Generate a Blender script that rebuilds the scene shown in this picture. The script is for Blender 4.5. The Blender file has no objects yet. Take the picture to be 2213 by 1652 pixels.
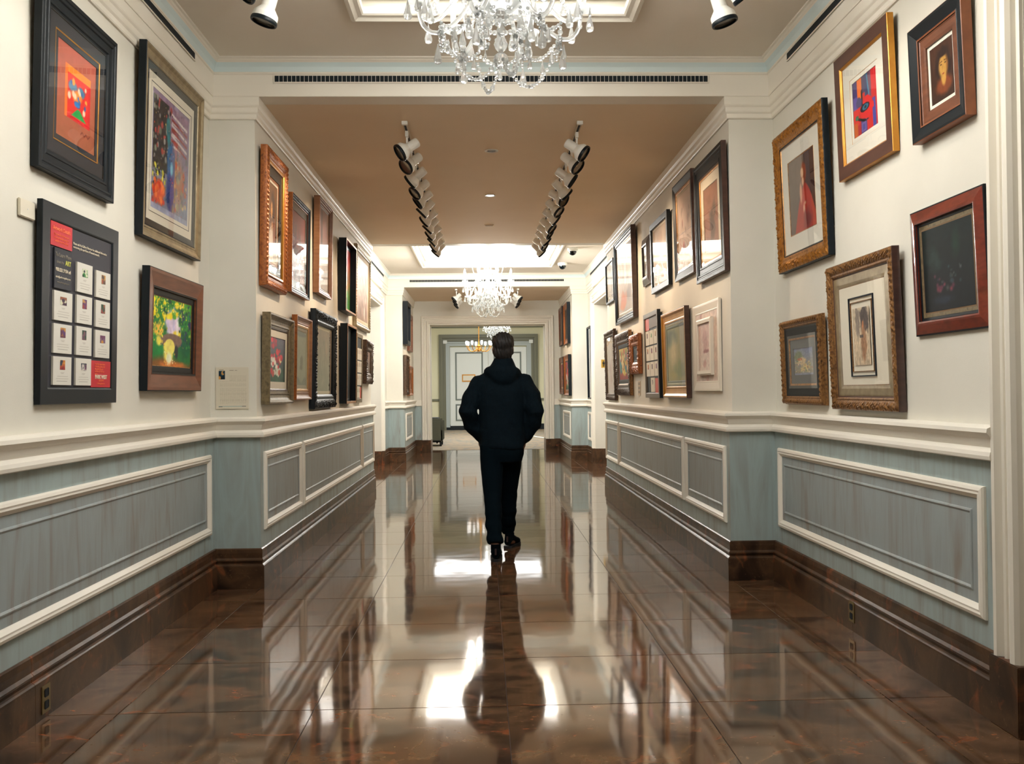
import bpy, bmesh, math, random
import numpy as np
from mathutils import Vector, Matrix
random.seed(7)
rng = np.random.default_rng(7)
S = bpy.context.scene
COL = S.collection

# ------------------------------------------------------------------ camera
cam_d = bpy.data.cameras.new('camera'); cam = bpy.data.objects.new('camera', cam_d); COL.objects.link(cam)
cam_d.sensor_width = 36.0; cam_d.lens = 1993.04/2213*36.0; cam_d.clip_start = .05; cam_d.clip_end = 100
def _cam():
    yaw, pitch, roll = .0307, .0108, -.0104
    R = Vector((math.cos(yaw), -math.sin(yaw), 0)); F = Vector((math.sin(yaw), math.cos(yaw), 0)); U = Vector((0, 0, 1))
    F2 = math.cos(pitch)*F+math.sin(pitch)*U; U2 = math.cos(pitch)*U-math.sin(pitch)*F
    R3 = math.cos(roll)*R+math.sin(roll)*U2; U3 = -math.sin(roll)*R+math.cos(roll)*U2
    m = Matrix((R3, U3, -F2)).transposed().to_4x4(); m.translation = Vector((-.0847, 0, 1.3))
    cam.matrix_world = m
_cam(); S.camera = cam
cam_d.dof.use_dof = False
# ------------------------------------------------------------------ world, colour
wd = bpy.data.worlds.new('world'); S.world = wd; wd.use_nodes = True
wd.node_tree.nodes['Background'].inputs[0].default_value = (.9, .93, 1, 1)
wd.node_tree.nodes['Background'].inputs[1].default_value = .05
S.view_settings.view_transform = 'Standard'; S.view_settings.look = 'None'
S.view_settings.exposure = 0.07; S.view_settings.gamma = 1.0; S.view_settings.use_curve_mapping = False
cy = S.cycles
cy.use_denoising = True; cy.max_bounces = 8; cy.diffuse_bounces = 4; cy.glossy_bounces = 4; cy.use_adaptive_sampling = True; cy.adaptive_threshold = .03
cy.transmission_bounces = 6; cy.transparent_max_bounces = 12; cy.caustics_reflective = True; cy.caustics_refractive = False
cy.sample_clamp_indirect = 6.0; cy.blur_glossy = .4
# light levels (W or emission strength); the lamps themselves are built with the things they belong to
P_TRACK_B, P_TRACK_A, P_TRACK_D = 40, 10.5, 34
E_PANEL_A, E_PANEL_C, E_BULB_A, E_BULB_C = 5.2, 7.0, 250, 900
E_HALL, E_LOUNGE = 22.0, 6.0
COL_WARM = (1.0, .73, .49); COL_A = (1.0, .90, .77); COL_NEUT = (.97, .985, 1.0); COL_BULB = (1.0, .97, .91)

# ------------------------------------------------------------------ measures (metres)
W1, W2, Y0, Y1, Y2, Y3, Y4 = 1.9015, 1.592, 1.32, 6.2593, 12.6175, 17.5646, 20.27
U1, U2 = W1+.028, W2+.028
ZA, ZB, ZR, ZBB = 3.56, 3.31, 1.01, .268
OC0, OC1 = 13.45, 16.62      # side openings of the far bay
OA0, OA1 = 1.75, 3.35        # side opening of the near bay (right only)
YL, YF = 20.87, 31.9         # lounge

# ------------------------------------------------------------------ materials
def lin(c):
    return tuple(((x/255)/12.92 if x/255 <= .04045 else ((x/255+.055)/1.055)**2.4) for x in c)
MATS = {}
def mat(name, rgb, rough=.5, metal=0, spec=.5, **kw):
    if name in MATS: return MATS[name]
    m = bpy.data.materials.new(name); m.use_nodes = True; MATS[name] = m
    b = m.node_tree.nodes['Principled BSDF']
    b.inputs['Base Color'].default_value = (*lin(rgb), 1); b.inputs['Roughness'].default_value = rough
    b.inputs['Metallic'].default_value = metal; b.inputs['Specular IOR Level'].default_value = spec
    for k, v in kw.items():
        b.inputs[k.replace('_', ' ')].default_value = v
    return m
def N(m, t, **kw):
    n = m.node_tree.nodes.new(t)
    for k, v in kw.items():
        if k[0] == 'i' and k[1:].isdigit(): n.inputs[int(k[1:])].default_value = v
        else: setattr(n, k, v)
    return n
def L(m, a, b): m.node_tree.links.new(a, b)
def ramp(m, fac, stops):
    r = N(m, 'ShaderNodeValToRGB'); e = r.color_ramp.elements
    while len(e) < len(stops): e.new(.5)
    for x, (p, c) in zip(e, stops): x.position = p; x.color = (*lin(c), 1)
    L(m, fac, r.inputs[0]); return r.outputs[0]
def noisy(name, stops, scale=(1, 1, 1), nscale=5, detail=4, rough=.5, bump=0, bscale=60, rand=False, metal=0, spec=.5, distort=0, coat=0, obj=True, bdist=.01):
    if name in MATS: return MATS[name]
    m = mat(name, (128, 128, 128), rough, metal, spec); b = m.node_tree.nodes['Principled BSDF']
    tc = N(m, 'ShaderNodeTexCoord'); mp = N(m, 'ShaderNodeMapping'); mp.inputs['Scale'].default_value = scale
    src = tc.outputs['Object'] if obj else N(m, 'ShaderNodeNewGeometry').outputs['Position']
    if rand:
        oi = N(m, 'ShaderNodeObjectInfo'); ml = N(m, 'ShaderNodeMath', operation='MULTIPLY', i1=57.3); L(m, oi.outputs['Random'], ml.inputs[0])
        va = N(m, 'ShaderNodeVectorMath', operation='ADD'); L(m, src, va.inputs[0]); L(m, ml.outputs[0], va.inputs[1]); src = va.outputs[0]
    L(m, src, mp.inputs[0])
    no = N(m, 'ShaderNodeTexNoise'); no.inputs['Scale'].default_value = nscale; no.inputs['Detail'].default_value = detail
    no.inputs['Distortion'].default_value = distort; L(m, mp.outputs[0], no.inputs[0])
    L(m, ramp(m, no.outputs[0], stops), b.inputs['Base Color'])
    if bump:
        n2 = N(m, 'ShaderNodeTexNoise'); n2.inputs['Scale'].default_value = bscale; L(m, mp.outputs[0], n2.inputs[0])
        bu = N(m, 'ShaderNodeBump'); bu.inputs['Strength'].default_value = bump; bu.inputs['Distance'].default_value = bdist
        L(m, n2.outputs[0], bu.inputs['Height']); L(m, bu.outputs[0], b.inputs['Normal'])
    if coat: b.inputs['Coat Weight'].default_value = coat; b.inputs['Coat Roughness'].default_value = .05
    return m
def emit(name, rgb, strength):
    if name in MATS: return MATS[name]
    m = mat(name, (255, 255, 255), .5); b = m.node_tree.nodes['Principled BSDF']
    b.inputs['Emission Color'].default_value = (*rgb, 1); b.inputs['Emission Strength'].default_value = strength
    return m
WALL = noisy('wall_paint', [(.3, (217, 213, 200)), (.7, (223, 219, 206))], nscale=3, rough=.75, bump=.15, bscale=160, obj=False, bdist=.002)
TRIM = mat('trim_paint', (236, 230, 216), .42)
CEIL = noisy('ceiling_paint_warm_lit', [(.3, (238, 218, 190)), (.7, (241, 222, 195))], nscale=2, rough=.8, obj=False)  # cream ceiling paint with the passages' warm light put into its colour
CEILB = noisy('ceiling_paint_cool_lit', [(.3, (232, 222, 206)), (.7, (236, 227, 212))], nscale=2, rough=.8, obj=False)  # same cream paint, made paler to carry the bays' cooler light
CEILC = mat('soffit_paint', (228, 221, 206), .7)
COVE = mat('cove_blue', (214, 230, 230), .5)
BLUE = noisy('blue_wood_stain', [(.28, (140, 140, 131)), (.42, (153, 163, 160)), (.58, (161, 177, 175)), (.8, (148, 153, 147))], scale=(5, 5, .7), nscale=1.7, detail=10, rough=.42, bump=.08, bscale=20, obj=False, distort=1.2, bdist=.003)
BLUE2 = noisy('blue_panel_stain', [(.28, (140, 134, 124)), (.42, (149, 154, 152)), (.58, (155, 165, 165)), (.8, (142, 143, 138))], scale=(5, 5, .7), nscale=1.9, detail=10, rough=.42, bump=.08, bscale=20, obj=False, distort=1.4, bdist=.003)
def marble(name, rough, rand, stretch):
    m = noisy(name, [(.32, (52, 38, 30)), (.46, (84, 62, 45)), (.55, (106, 78, 55)), (.68, (68, 50, 38))], scale=stretch, nscale=2.2, detail=9, rough=rough, rand=rand, spec=.8, distort=.7, obj=rand)
    b = m.node_tree.nodes['Principled BSDF']; nt = m.node_tree
    old = b.inputs['Base Color'].links[0].from_socket
    mp = [n for n in nt.nodes if n.type == 'MAPPING'][0]
    n2 = N(m, 'ShaderNodeTexNoise'); n2.inputs['Scale'].default_value = 5.5; n2.inputs['Detail'].default_value = 6; n2.inputs['Distortion'].default_value = .8
    L(m, mp.outputs[0], n2.inputs[0])
    r = ramp(m, n2.outputs[0], [(.58, (0, 0, 0)), (.74, (215, 215, 215))])
    mx = N(m, 'ShaderNodeMix', data_type='RGBA'); L(m, r, mx.inputs[0]); L(m, old, mx.inputs[6]); mx.inputs[7].default_value = (*lin((152, 86, 52)), 1)
    n3 = N(m, 'ShaderNodeTexNoise'); n3.inputs['Scale'].default_value = 40; n3.inputs['Detail'].default_value = 3; L(m, mp.outputs[0], n3.inputs[0])
    r3 = ramp(m, n3.outputs[0], [(.64, (0, 0, 0)), (.76, (130, 130, 130))])
    m2 = N(m, 'ShaderNodeMix', data_type='RGBA'); L(m, r3, m2.inputs[0]); L(m, mx.outputs[2], m2.inputs[6]); m2.inputs[7].default_value = (*lin((170, 140, 105)), 1)
    L(m, m2.outputs[2], b.inputs['Base Color']); b.inputs['IOR'].default_value = 1.6
    g = N(m, 'ShaderNodeNewGeometry'); n4 = N(m, 'ShaderNodeTexNoise'); n4.inputs['Scale'].default_value = 2.2; n4.inputs['Detail'].default_value = 2
    L(m, g.outputs['Position'], n4.inputs[0]); bu = N(m, 'ShaderNodeBump'); bu.inputs['Strength'].default_value = .3; bu.inputs['Distance'].default_value = .004
    L(m, n4.outputs[0], bu.inputs['Height']); L(m, bu.outputs[0], b.inputs['Normal'])
    return m
MARB = marble('floor_marble', .06, True, (1.25, 1.9, 1))
MARBW = marble('base_marble', .32, False, (1.8, 1.8, 1.5)); MARBW.node_tree.nodes['Principled BSDF'].inputs['IOR'].default_value = 1.36; MARBW.node_tree.nodes['Principled BSDF'].inputs['Specular IOR Level'].default_value = .35
MARB.node_tree.nodes['Principled BSDF'].inputs['Specular Tint'].default_value = (1.0, .84, .64, 1)
for _n in MARBW.node_tree.nodes:
    if _n.type == 'VALTORGB' and len(_n.color_ramp.elements) == 4:
        for _e in _n.color_ramp.elements: _e.color = [c*.62 for c in _e.color[:3]]+[1]
JOINT = mat('joint_grout', (40, 30, 24), .6)
BLACK = mat('black_lacquer', (6, 18, 24), .4, spec=.3); BLACKM = mat('black_matt', (8, 20, 27), .7)
DKVENT = mat('vent_dark', (6, 20, 26), .8)
WHITEP = mat('white_enamel', (236, 236, 228), .35)
GLASSP = None
def pane_mat():
    m = mat('picture_glass', (255, 255, 255)); nt = m.node_tree; nt.nodes.remove(nt.nodes['Principled BSDF'])
    out = [n for n in nt.nodes if n.type == 'OUTPUT_MATERIAL'][0]
    t = N(m, 'ShaderNodeBsdfTransparent'); g = N(m, 'ShaderNodeBsdfGlossy'); g.inputs['Roughness'].default_value = .015
    f = N(m, 'ShaderNodeFresnel'); f.inputs[0].default_value = 1.5; mx = N(m, 'ShaderNodeMixShader')
    gm = N(m, 'ShaderNodeNewGeometry'); iv = N(m, 'ShaderNodeMath', operation='SUBTRACT', i0=1.0); L(m, gm.outputs['Backfacing'], iv.inputs[1])
    mu = N(m, 'ShaderNodeMath', operation='MULTIPLY'); L(m, f.outputs[0], mu.inputs[0]); L(m, iv.outputs[0], mu.inputs[1])
    L(m, mu.outputs[0], mx.inputs[0]); L(m, t.outputs[0], mx.inputs[1]); L(m, g.outputs[0], mx.inputs[2]); L(m, mx.outputs[0], out.inputs[0])
    return m
GLASSP = pane_mat()
def crystal_mat():
    m = mat('crystal', (255, 255, 255)); nt = m.node_tree; nt.nodes.remove(nt.nodes['Principled BSDF'])
    out = [n for n in nt.nodes if n.type == 'OUTPUT_MATERIAL'][0]
    t = N(m, 'ShaderNodeBsdfGlass'); t.inputs['Roughness'].default_value = .0; t.inputs['IOR'].default_value = 1.5
    g = N(m, 'ShaderNodeBsdfTranslucent'); g.inputs[0].default_value = (.95, .97, .95, 1)
    mx = N(m, 'ShaderNodeMixShader', i0=.4)
    L(m, t.outputs[0], mx.inputs[1]); L(m, g.outputs[0], mx.inputs[2]); L(m, mx.outputs[0], out.inputs[0])
    return m
CRYS = crystal_mat()

# ------------------------------------------------------------------ mesh helpers
def mesh_obj(name, verts, faces, mats, parent=None, fm=None, smooth=False, label=None):
    me = bpy.data.meshes.new(name); me.from_pydata([tuple(v) for v in verts], [], faces)
    for m in (mats if isinstance(mats, (list, tuple)) else [mats]): me.materials.append(m)
    if fm: me.polygons.foreach_set('material_index', fm)
    if smooth: me.polygons.foreach_set('use_smooth', [True]*len(me.polygons))
    o = bpy.data.objects.new(name, me); COL.objects.link(o)
    if parent: o.parent = parent
    if label: o['label'] = label
    return o
class MB:
    def __init__(s): s.v = []; s.f = []; s.m = []
    def box(s, x0, x1, y0, y1, z0, z1, m=0):
        n = len(s.v); s.v += [(x, y, z) for z in (z0, z1) for y in (y0, y1) for x in (x0, x1)]
        s.f += [tuple(n+i for i in q) for q in ((0, 2, 3, 1), (4, 5, 7, 6), (0, 1, 5, 4), (2, 6, 7, 3), (0, 4, 6, 2), (1, 3, 7, 5))]; s.m += [m]*6; return s
    def bbox(s, x0, x1, y0, y1, z0, z1, b=.003, m=0):   # bevelled box
        bm = bmesh.new(); bmesh.ops.create_cube(bm, size=1)
        for v in bm.verts: v.co = Vector((x0+(v.co.x+.5)*(x1-x0), y0+(v.co.y+.5)*(y1-y0), z0+(v.co.z+.5)*(z1-z0)))
        bmesh.ops.bevel(bm, geom=bm.edges[:], offset=b, segments=2, affect='EDGES')
        return s.bm(bm, m)
    def bm(s, bm, m=0):
        n = len(s.v); bm.verts.index_update(); s.v += [tuple(v.co) for v in bm.verts]
        for f in bm.faces: s.f.append(tuple(n+v.index for v in f.verts)); s.m.append(m)
        bm.free(); return s
    def lathe(s, prof, seg=24, M=None, m=0, cap=True):
        n = len(s.v); M = M or Matrix()
        for (r, z) in prof:
            for k in range(seg):
                a = 2*math.pi*k/seg; s.v.append(tuple(M @ Vector((r*math.cos(a), r*math.sin(a), z))))
        for i in range(len(prof)-1):
            for k in range(seg):
                k2 = (k+1) % seg; s.f.append((n+i*seg+k, n+i*seg+k2, n+(i+1)*seg+k2, n+(i+1)*seg+k)); s.m.append(m)
        if cap:
            s.f.append(tuple(n+k for k in range(seg))[::-1]); s.m.append(m)
            s.f.append(tuple(n+(len(prof)-1)*seg+k for k in range(seg))); s.m.append(m)
        return s
    def tube(s, pts, rad, seg=10, m=0, flat=None):
        pts = [Vector(p) for p in pts]; n = len(s.v); k = len(pts)
        rads = rad if isinstance(rad, (list, tuple)) else [rad]*k
        T = [(pts[min(i+1, k-1)]-pts[max(i-1, 0)]).normalized() for i in range(k)]
        ref = Vector((0, 0, 1)) if abs(T[0].z) < .9 else Vector((0, 1, 0))
        nrm = (ref-T[0]*ref.dot(T[0])).normalized()
        for i in range(k):
            nrm = (nrm-T[i]*nrm.dot(T[i])).normalized(); bi = T[i].cross(nrm)
            r = rads[i]; ra, rb = r if isinstance(r, tuple) else (r, r)
            for j in range(seg):
                a = 2*math.pi*j/seg; s.v.append(tuple(pts[i]+nrm*(ra*math.cos(a))+bi*(rb*math.sin(a))))
        for i in range(k-1):
            for j in range(seg):
                j2 = (j+1) % seg; s.f.append((n+i*seg+j, n+i*seg+j2, n+(i+1)*seg+j2, n+(i+1)*seg+j)); s.m.append(m)
        s.f.append(tuple(n+j for j in range(seg))[::-1]); s.f.append(tuple(n+(k-1)*seg+j for j in range(seg))); s.m += [m, m]
        return s
    def loft(s, rings, m=0):     # rings: list of (centre, rx, ry) in horizontal planes, superellipse
        n = len(s.v); seg = 28
        for (c, rx, ry) in rings:
            for j in range(seg):
                a = 2*math.pi*j/seg; ca, sa = math.cos(a), math.sin(a)
                s.v.append((c[0]+rx*math.copysign(abs(ca)**.85, ca), c[1]+ry*math.copysign(abs(sa)**.85, sa), c[2]))
        for i in range(len(rings)-1):
            for j in range(seg):
                j2 = (j+1) % seg; s.f.append((n+i*seg+j, n+i*seg+j2, n+(i+1)*seg+j2, n+(i+1)*seg+j)); s.m.append(m)
        s.f.append(tuple(n+j for j in range(seg))[::-1]); s.f.append(tuple(n+(len(rings)-1)*seg+j for j in range(seg))); s.m += [m, m]
        return s
    def ball(s, c, r, seg=10, ring=8, m=0, sz=(1, 1, 1), M=None):
        prof = [(max(1e-4, r*math.sin(math.pi*i/ring)), -r*math.cos(math.pi*i/ring)) for i in range(ring+1)]
        MM = Matrix.Translation(Vector(c)) @ (M or Matrix()) @ Matrix.Diagonal((*sz, 1))
        return s.lathe(prof, seg, MM, m)
    def build(s, name, mats, parent=None, smooth=False, label=None, auto=False):
        o = mesh_obj(name, s.v, s.f, mats, parent, s.m, smooth or auto, label)
        if auto:
            o.data.polygons.foreach_set('use_smooth', [True]*len(o.data.polygons))
            try: o.data.set_sharp_from_angle(angle=.6)
            except Exception: pass
        return o
def tag(o, label=None, cat=None, group=None, kind=None):
    if label: o['label'] = label
    if cat: o['category'] = cat
    if group: o['group'] = group
    if kind: o['kind'] = kind
    return o
def empty(name, loc=(0, 0, 0), rot=(0, 0, 0)):
    o = bpy.data.objects.new(name, None); COL.objects.link(o); o.location = loc; o.rotation_euler = rot; o.empty_display_size = .05; return o
def dup(o, parent=None, loc=None):
    c = o.copy(); COL.objects.link(c); c.parent = parent
    if loc is not None: c.location = loc
    for ch in list(o.children): dup(ch, c)
    return c
def extrude_path(path, side, prof, mb, m=0, mm=None):
    """path: 2D points; the room lies on `side` (+1 = to the right of travel); prof: closed polygon of (offset into room, z)."""
    P = [Vector(p) for p in path]; k = len(P)
    nr = []
    for i in range(k-1):
        d = (P[i+1]-P[i]).normalized(); nr.append(Vector((d.y, -d.x))*side)
    n0 = len(mb.v)
    for i in range(k):
        if i == 0: mi = nr[0]
        elif i == k-1: mi = nr[-1]
        else:
            b = nr[i-1]+nr[i]; mi = b/(b.length_squared/2)
            mi = b*(2/b.length_squared)
        for (o, z) in prof:
            q = P[i]+mi*o; mb.v.append((q.x, q.y, z))
    q = len(prof)
    for i in range(k-1):
        for j in range(q):
            j2 = (j+1) % q
            f = (n0+i*q+j, n0+i*q+j2, n0+(i+1)*q+j2, n0+(i+1)*q+j)
            mb.f.append(f if side < 0 else f[::-1]); mb.m.append(mm[j] if mm else m)
    mb.f.append(tuple(n0+j for j in range(q))); mb.f.append(tuple(n0+(k-1)*q+j for j in range(q))[::-1]); mb.m += [m, m]
    return mb
def fix_normals(o):
    bm = bmesh.new(); bm.from_mesh(o.data); bmesh.ops.recalc_face_normals(bm, faces=bm.faces[:]); bm.to_mesh(o.data); bm.free(); return o

# ------------------------------------------------------------------ the setting
def struct(o): o['kind'] = 'structure'; return o
BACK = -2.6
def paths(s):   # plan line of one side (s = -1 left, 1 right), split at the openings
    A = [(s*W1, BACK)] if s < 0 else [(s*W1, BACK), (s*W1, OA0)]
    if s < 0: first = [(s*W1, BACK), (s*W1, Y1), (s*W2, Y1), (s*W2, Y2), (s*W1, Y2), (s*W1, OC0)]; pre = []
    else: pre = [A]; first = [(s*W1, OA1), (s*W1, Y1), (s*W2, Y1), (s*W2, Y2), (s*W1, Y2), (s*W1, OC0)]
    last = [(s*W1, OC1), (s*W1, Y3), (s*W2, Y3), (s*W2, Y4)]
    return pre+[first, last]
def trimmed(p, s):   # the same with room left for casings
    q = [list(a) for a in p]
    out = []
    for i, a in enumerate(q):
        out.append(tuple(a))
    cw = .166
    def near(a, y): return abs(a[1]-y) < 1e-6 and abs(abs(a[0])-W1) < 1e-6
    if near(out[0], OA1) or near(out[0], OC1): out[0] = (out[0][0], out[0][1]+cw)
    if near(out[-1], OC0) or near(out[-1], OA0): out[-1] = (out[-1][0], out[-1][1]-cw)
    return out
PW = [(-.16, 0), (-.028, 0), (-.028, 3.75), (-.16, 3.75)]
PWS = [(-.03, .2), (0, .2), (0, ZR+.03), (-.03, ZR+.03)]
PRAIL = [(-.03, 1.15), (.016, 1.15), (.04, 1.138), (.043, 1.122), (.034, 1.112), (.020, 1.098), (.014, 1.075), (.008, 1.062), (.016, 1.055), (.028, 1.046), (.032, 1.030), (.030, 1.016), (.016, 1.01), (-.01, 1.01)]
PBASE = [(-.02, .268), (.004, .268), (.011, .262), (.013, .236), (.011, .204), (.016, .198), (.021, .192), (.021, .184), (.013, .178), (.012, .166), (.020, .160), (.026, .154), (.027, .146), (.027, 0), (-.02, 0)]
PCROWN = [(-.03, 3.165), (-.016, 3.165), (-.011, 3.172), (-.011, 3.198), (-.002, 3.208), (.0, 3.216), (.0, 3.240), (.008, 3.249), (.011, 3.256), (.011, 3.290), (.011, 3.32), (-.03, 3.32)]
def stones(run, side, parent):
    """baseboard of marble lengths: one part each, joints between"""
    P = [Vector(p) for p in run]
    for i in range(len(P)-1):
        d = P[i+1]-P[i]; ln = d.length; n = max(1, round(ln/1.25)); cuts = [0]+[k/n for k in range(1, n)]+[1]
        for k in range(n):
            a, b = P[i]+d*cuts[k], P[i]+d*cuts[k+1]
            g = d.normalized()*.0012
            pts = [a+(g if k else d*0), b-(g if k < n-1 else d*0)]
            # mitre at true corners: add the neighbouring direction as phantom
            pr = P[i-1] if (k == 0 and i > 0) else None; nx = P[i+2] if (k == n-1 and i < len(P)-2) else None
            mb = MB(); D = d.normalized(); nn = Vector((D.y, -D.x))*side
            def mit(other, at_start):
                if other is None: return nn
                if at_start: d2 = (P[i]-other).normalized()
                else: d2 = (other-P[i+1]).normalized()
                n2 = Vector((d2.y, -d2.x))*side; bb = nn+n2; return bb*(2/bb.length_squared)
            m0, m1 = mit(pr, True), mit(nx, False); q = len(PBASE)
            for (pt, mi) in ((pts[0], m0), (pts[1], m1)):
                for (o, z) in PBASE: w = pt+mi*o; mb.v.append((w.x, w.y, z))
            for j in range(q):
                j2 = (j+1) % q; mb.f.append((j, j2, q+j2, q+j)); mb.m.append(0)
            mb.f += [tuple(range(q)), tuple(range(q, 2*q))[::-1]]; mb.m += [0, 0]
            fix_normals(mb.build('stone', MARBW, parent))
def ring(w, h, prof, seg=1, carve=None, cx=0, z0=0, mids=None):
    """mitred frame: outer w x h, local X along wall, Z up, -Y out of the wall; prof = [(inset, height)]"""
    mb = MB(); n0 = 0
    for pi_, (ins, ht) in enumerate(prof):
        a, b = w/2-ins, h/2-ins
        cor = [(-a, -b), (a, -b), (a, b), (-a, b)]
        for c in range(4):
            p, q = cor[c], cor[(c+1) % 4]
            ln = math.hypot(q[0]-p[0], q[1]-p[1])
            for k in range(seg):
                t = k/seg; x, z = p[0]+(q[0]-p[0])*t, p[1]+(q[1]-p[1])*t; y = -ht
                if carve:
                    full = (w, h)[c % 2]; u = t*full; y -= carve(pi_, u, full, ins)
                mb.v.append((cx+x, y, z0+h/2+z))
    n = 4*seg
    for i in range(len(prof)-1):
        for k in range(n):
            k2 = (k+1) % n; mb.f.append((i*n+k, i*n+k2, (i+1)*n+k2, (i+1)*n+k)); mb.m.append(mids[i] if mids else 0)
    return mb
def place_on_wall(s, U, y0, y1, zb, lean=0): return ((s*U, (y0+y1)/2, zb), (lean, 0, math.pi/2*(-s)))
PMOLD = [(0, 0), (0, .010), (.006, .018), (.018, .022), (.026, .019), (.034, .020), (.044, .012), (.052, .006), (.054, 0)]
PFIELD = [(.050, 0.001), (.10, .003), (.103, .008), (.109, .010), (.116, .006), (.118, .004)]
def wall_panel(parent, s, kind, a, b, z0, z1):
    """moulded panel on the wainscot: white moulding and blue raised field"""
    if kind == 'side': loc = (s*W1 if parent_bay(a) else s*W2, (a+b)/2, z0); rot = (0, 0, -s*math.pi/2)
    w, h = abs(b-a), z1-z0
    mo = fix_normals(ring(w, h, PMOLD).build('panel_moulding', TRIM, parent)); mo.location = loc; mo.rotation_euler = rot
    f = ring(w, h, PFIELD); n = len(f.v); 
    f.f.append((n-4, n-3, n-2, n-1)); f.m.append(0)
    fo = fix_normals(f.build('panel', BLUE2, parent)); fo.location = loc; fo.rotation_euler = rot
def parent_bay(y): return y < Y1-.01 or (Y2 < y < Y3)

def build_sides():
    for s, nm in ((-1, 'left'), (1, 'right')):
        side = 1 if s < 0 else -1
        wall = MB()
        for p in paths(s): extrude_path(p, side, PW, wall)
        # lintel over the far opening and (right) near opening
        x0, x1 = sorted((s*U1, s*(U1+.132)))
        wall.box(x0, x1, OC0, OC1, 2.866, 3.75)
        if s > 0: wall.box(x0, x1, OA0, OA1, 2.866, 3.75)
        wo = struct(fix_normals(wall.build('wall_'+nm, WALL)))
        ws = MB()
        for p in paths(s): extrude_path(trimmed(p, s), side, PWS, ws)
        wsc = fix_normals(ws.build('wainscot', BLUE, wo))
        base = MB()
        cr = MB(); rl = MB()
        for p in paths(s):
            extrude_path(p, side, PCROWN, cr); extrude_path(trimmed(p, s), side, PRAIL, rl)
        x0, x1 = sorted((s*(W1-.011), s*(U1)))
        cr.box(x0, x1, OC0, OC1, 3.17, 3.32)
        if s > 0: cr.box(x0, x1, OA0, OA1, 3.17, 3.32)
        c = struct(fix_normals(cr.build('trim_1' if s < 0 else 'trim_2', TRIM))); r = struct(fix_normals(rl.build('trim_3' if s < 0 else 'trim_4', TRIM)))
        c['label'] = 'stepped white crown moulding along the %s wall' % nm; r['label'] = 'white chair rail along the %s wall' % nm
        bb = struct(MB().box(*sorted((s*(W1+.05), s*(W1+.10))), BACK, OC0, .0, .1).build('baseboard_'+nm, MARBW))
        for p in paths(s): stones(trimmed(p, s), side, bb)
        # wainscot panels
        P = wsc
        if s < 0: spans = [(-.2, 3.05), (3.20, 6.16)] if False else [(.35, 6.155)]
        else: spans = [(3.60, 6.155)]
        for a, b in spans: wall_panel(P, s, 'side', a, b, .375, .905)
        for a, b in ((6.345, 7.615), (7.69, 11.33), (11.42, 12.575)): wall_panel(P, s, 'side', a, b, .38, .91)
        wall_panel(P, s, 'side', 12.72, OC0-.25, .38, .91)
        if s > 0: wall_panel(P, s, 'side', OC1+.29, Y3-.1, .38, .91)
        wall_panel(P, s, 'side', Y3+.22, Y3+1.75, .38, .91)
    # beams (fascia) ringing each bay, with blue cove and bead
    for (ya, yb, nm) in ((Y0, Y1, 'trim_5'), (Y2, Y3, 'trim_6')):
        prof = [(-.16, ZB), (.016, ZB), (.018, ZB+.006), (.018, 3.385), (.020, 3.455), (.028, 3.460), (.030, 3.468), (.024, 3.474), (.026, 3.480), (.034, 3.505), (.050, 3.530), (.054, 3.536), (.060, 3.540), (.066, 3.550), (.078, 3.553), (.082, 3.575), (-.16, 3.575)]
        mm = [0]*len(prof); mm[8] = mm[9] = 1; mm[7] = 1
        mb = MB(); P = [(-W1, ya), (-W1, yb), (W1, yb), (W1, ya)]
        # closed loop with mitres
        pts = [Vector(p) for p in P]; k = 4; q = len(prof); n0 = 0
        for i in range(k):
            d1 = (pts[i]-pts[i-1]).normalized(); d2 = (pts[(i+1) % k]-pts[i]).normalized()
            na, nb = Vector((d1.y, -d1.x)), Vector((d2.y, -d2.x)); b = na+nb; mi = b*(2/b.length_squared)
            for (o, z) in prof: w = pts[i]+mi*o; mb.v.append((w.x, w.y, z))
        for i in range(k):
            for j in range(q):
                j2 = (j+1) % q; mb.f.append((i*q+j, i*q+j2, ((i+1) % k)*q+j2, ((i+1) % k)*q+j)); mb.m.append(mm[j])
        o = struct(fix_normals(mb.build(nm, [TRIM, COVE]))); o['label'] = 'white fascia with pale blue cove around the %s bay ceiling' % ('near' if ya < 5 else 'far')
build_sides()

# floor: marble tiles, one part each
fl = struct(MB().box(-5, 5, BACK-.1, YL, -.12, -.004).build('floor', JOINT))
TX = [-5, -W1-.6, -W2, -W2/2, 0, W2/2, W2, W1+.6, 5]
xs = [-2.7, -W2, -W2/2, 0, W2/2, W2, 2.7]
tile_meshes = {}
def tile(x0, x1, y0, y1):
    w, h = round(x1-x0-.003, 4), round(y1-y0-.003, 4); key = (w, h)
    if key not in tile_meshes:
        b = MB().bbox(-w/2, w/2, -h/2, h/2, -.018, 0, .0012); o = b.build('tile', MARB, fl); tile_meshes[key] = o.data
    else:
        o = bpy.data.objects.new('tile', tile_meshes[key]); COL.objects.link(o); o.parent = fl
    o.location = ((x0+x1)/2, (y0+y1)/2, 0)
y = 3.83-.69*9
while y < YL-.05:
    y1 = min(y+.69, YL-.02)
    for a, b in zip(xs[:-1], xs[1:]): tile(a, b, y, y1)
    y += .69
for (a, b, ya, yb) in ((2.7, 5, OA0, OA1+.1), (-5, -2.7, OC0, OC1+.2), (2.7, 5, OC0, OC1+.2)): tile(a, b, ya, yb)

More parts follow.
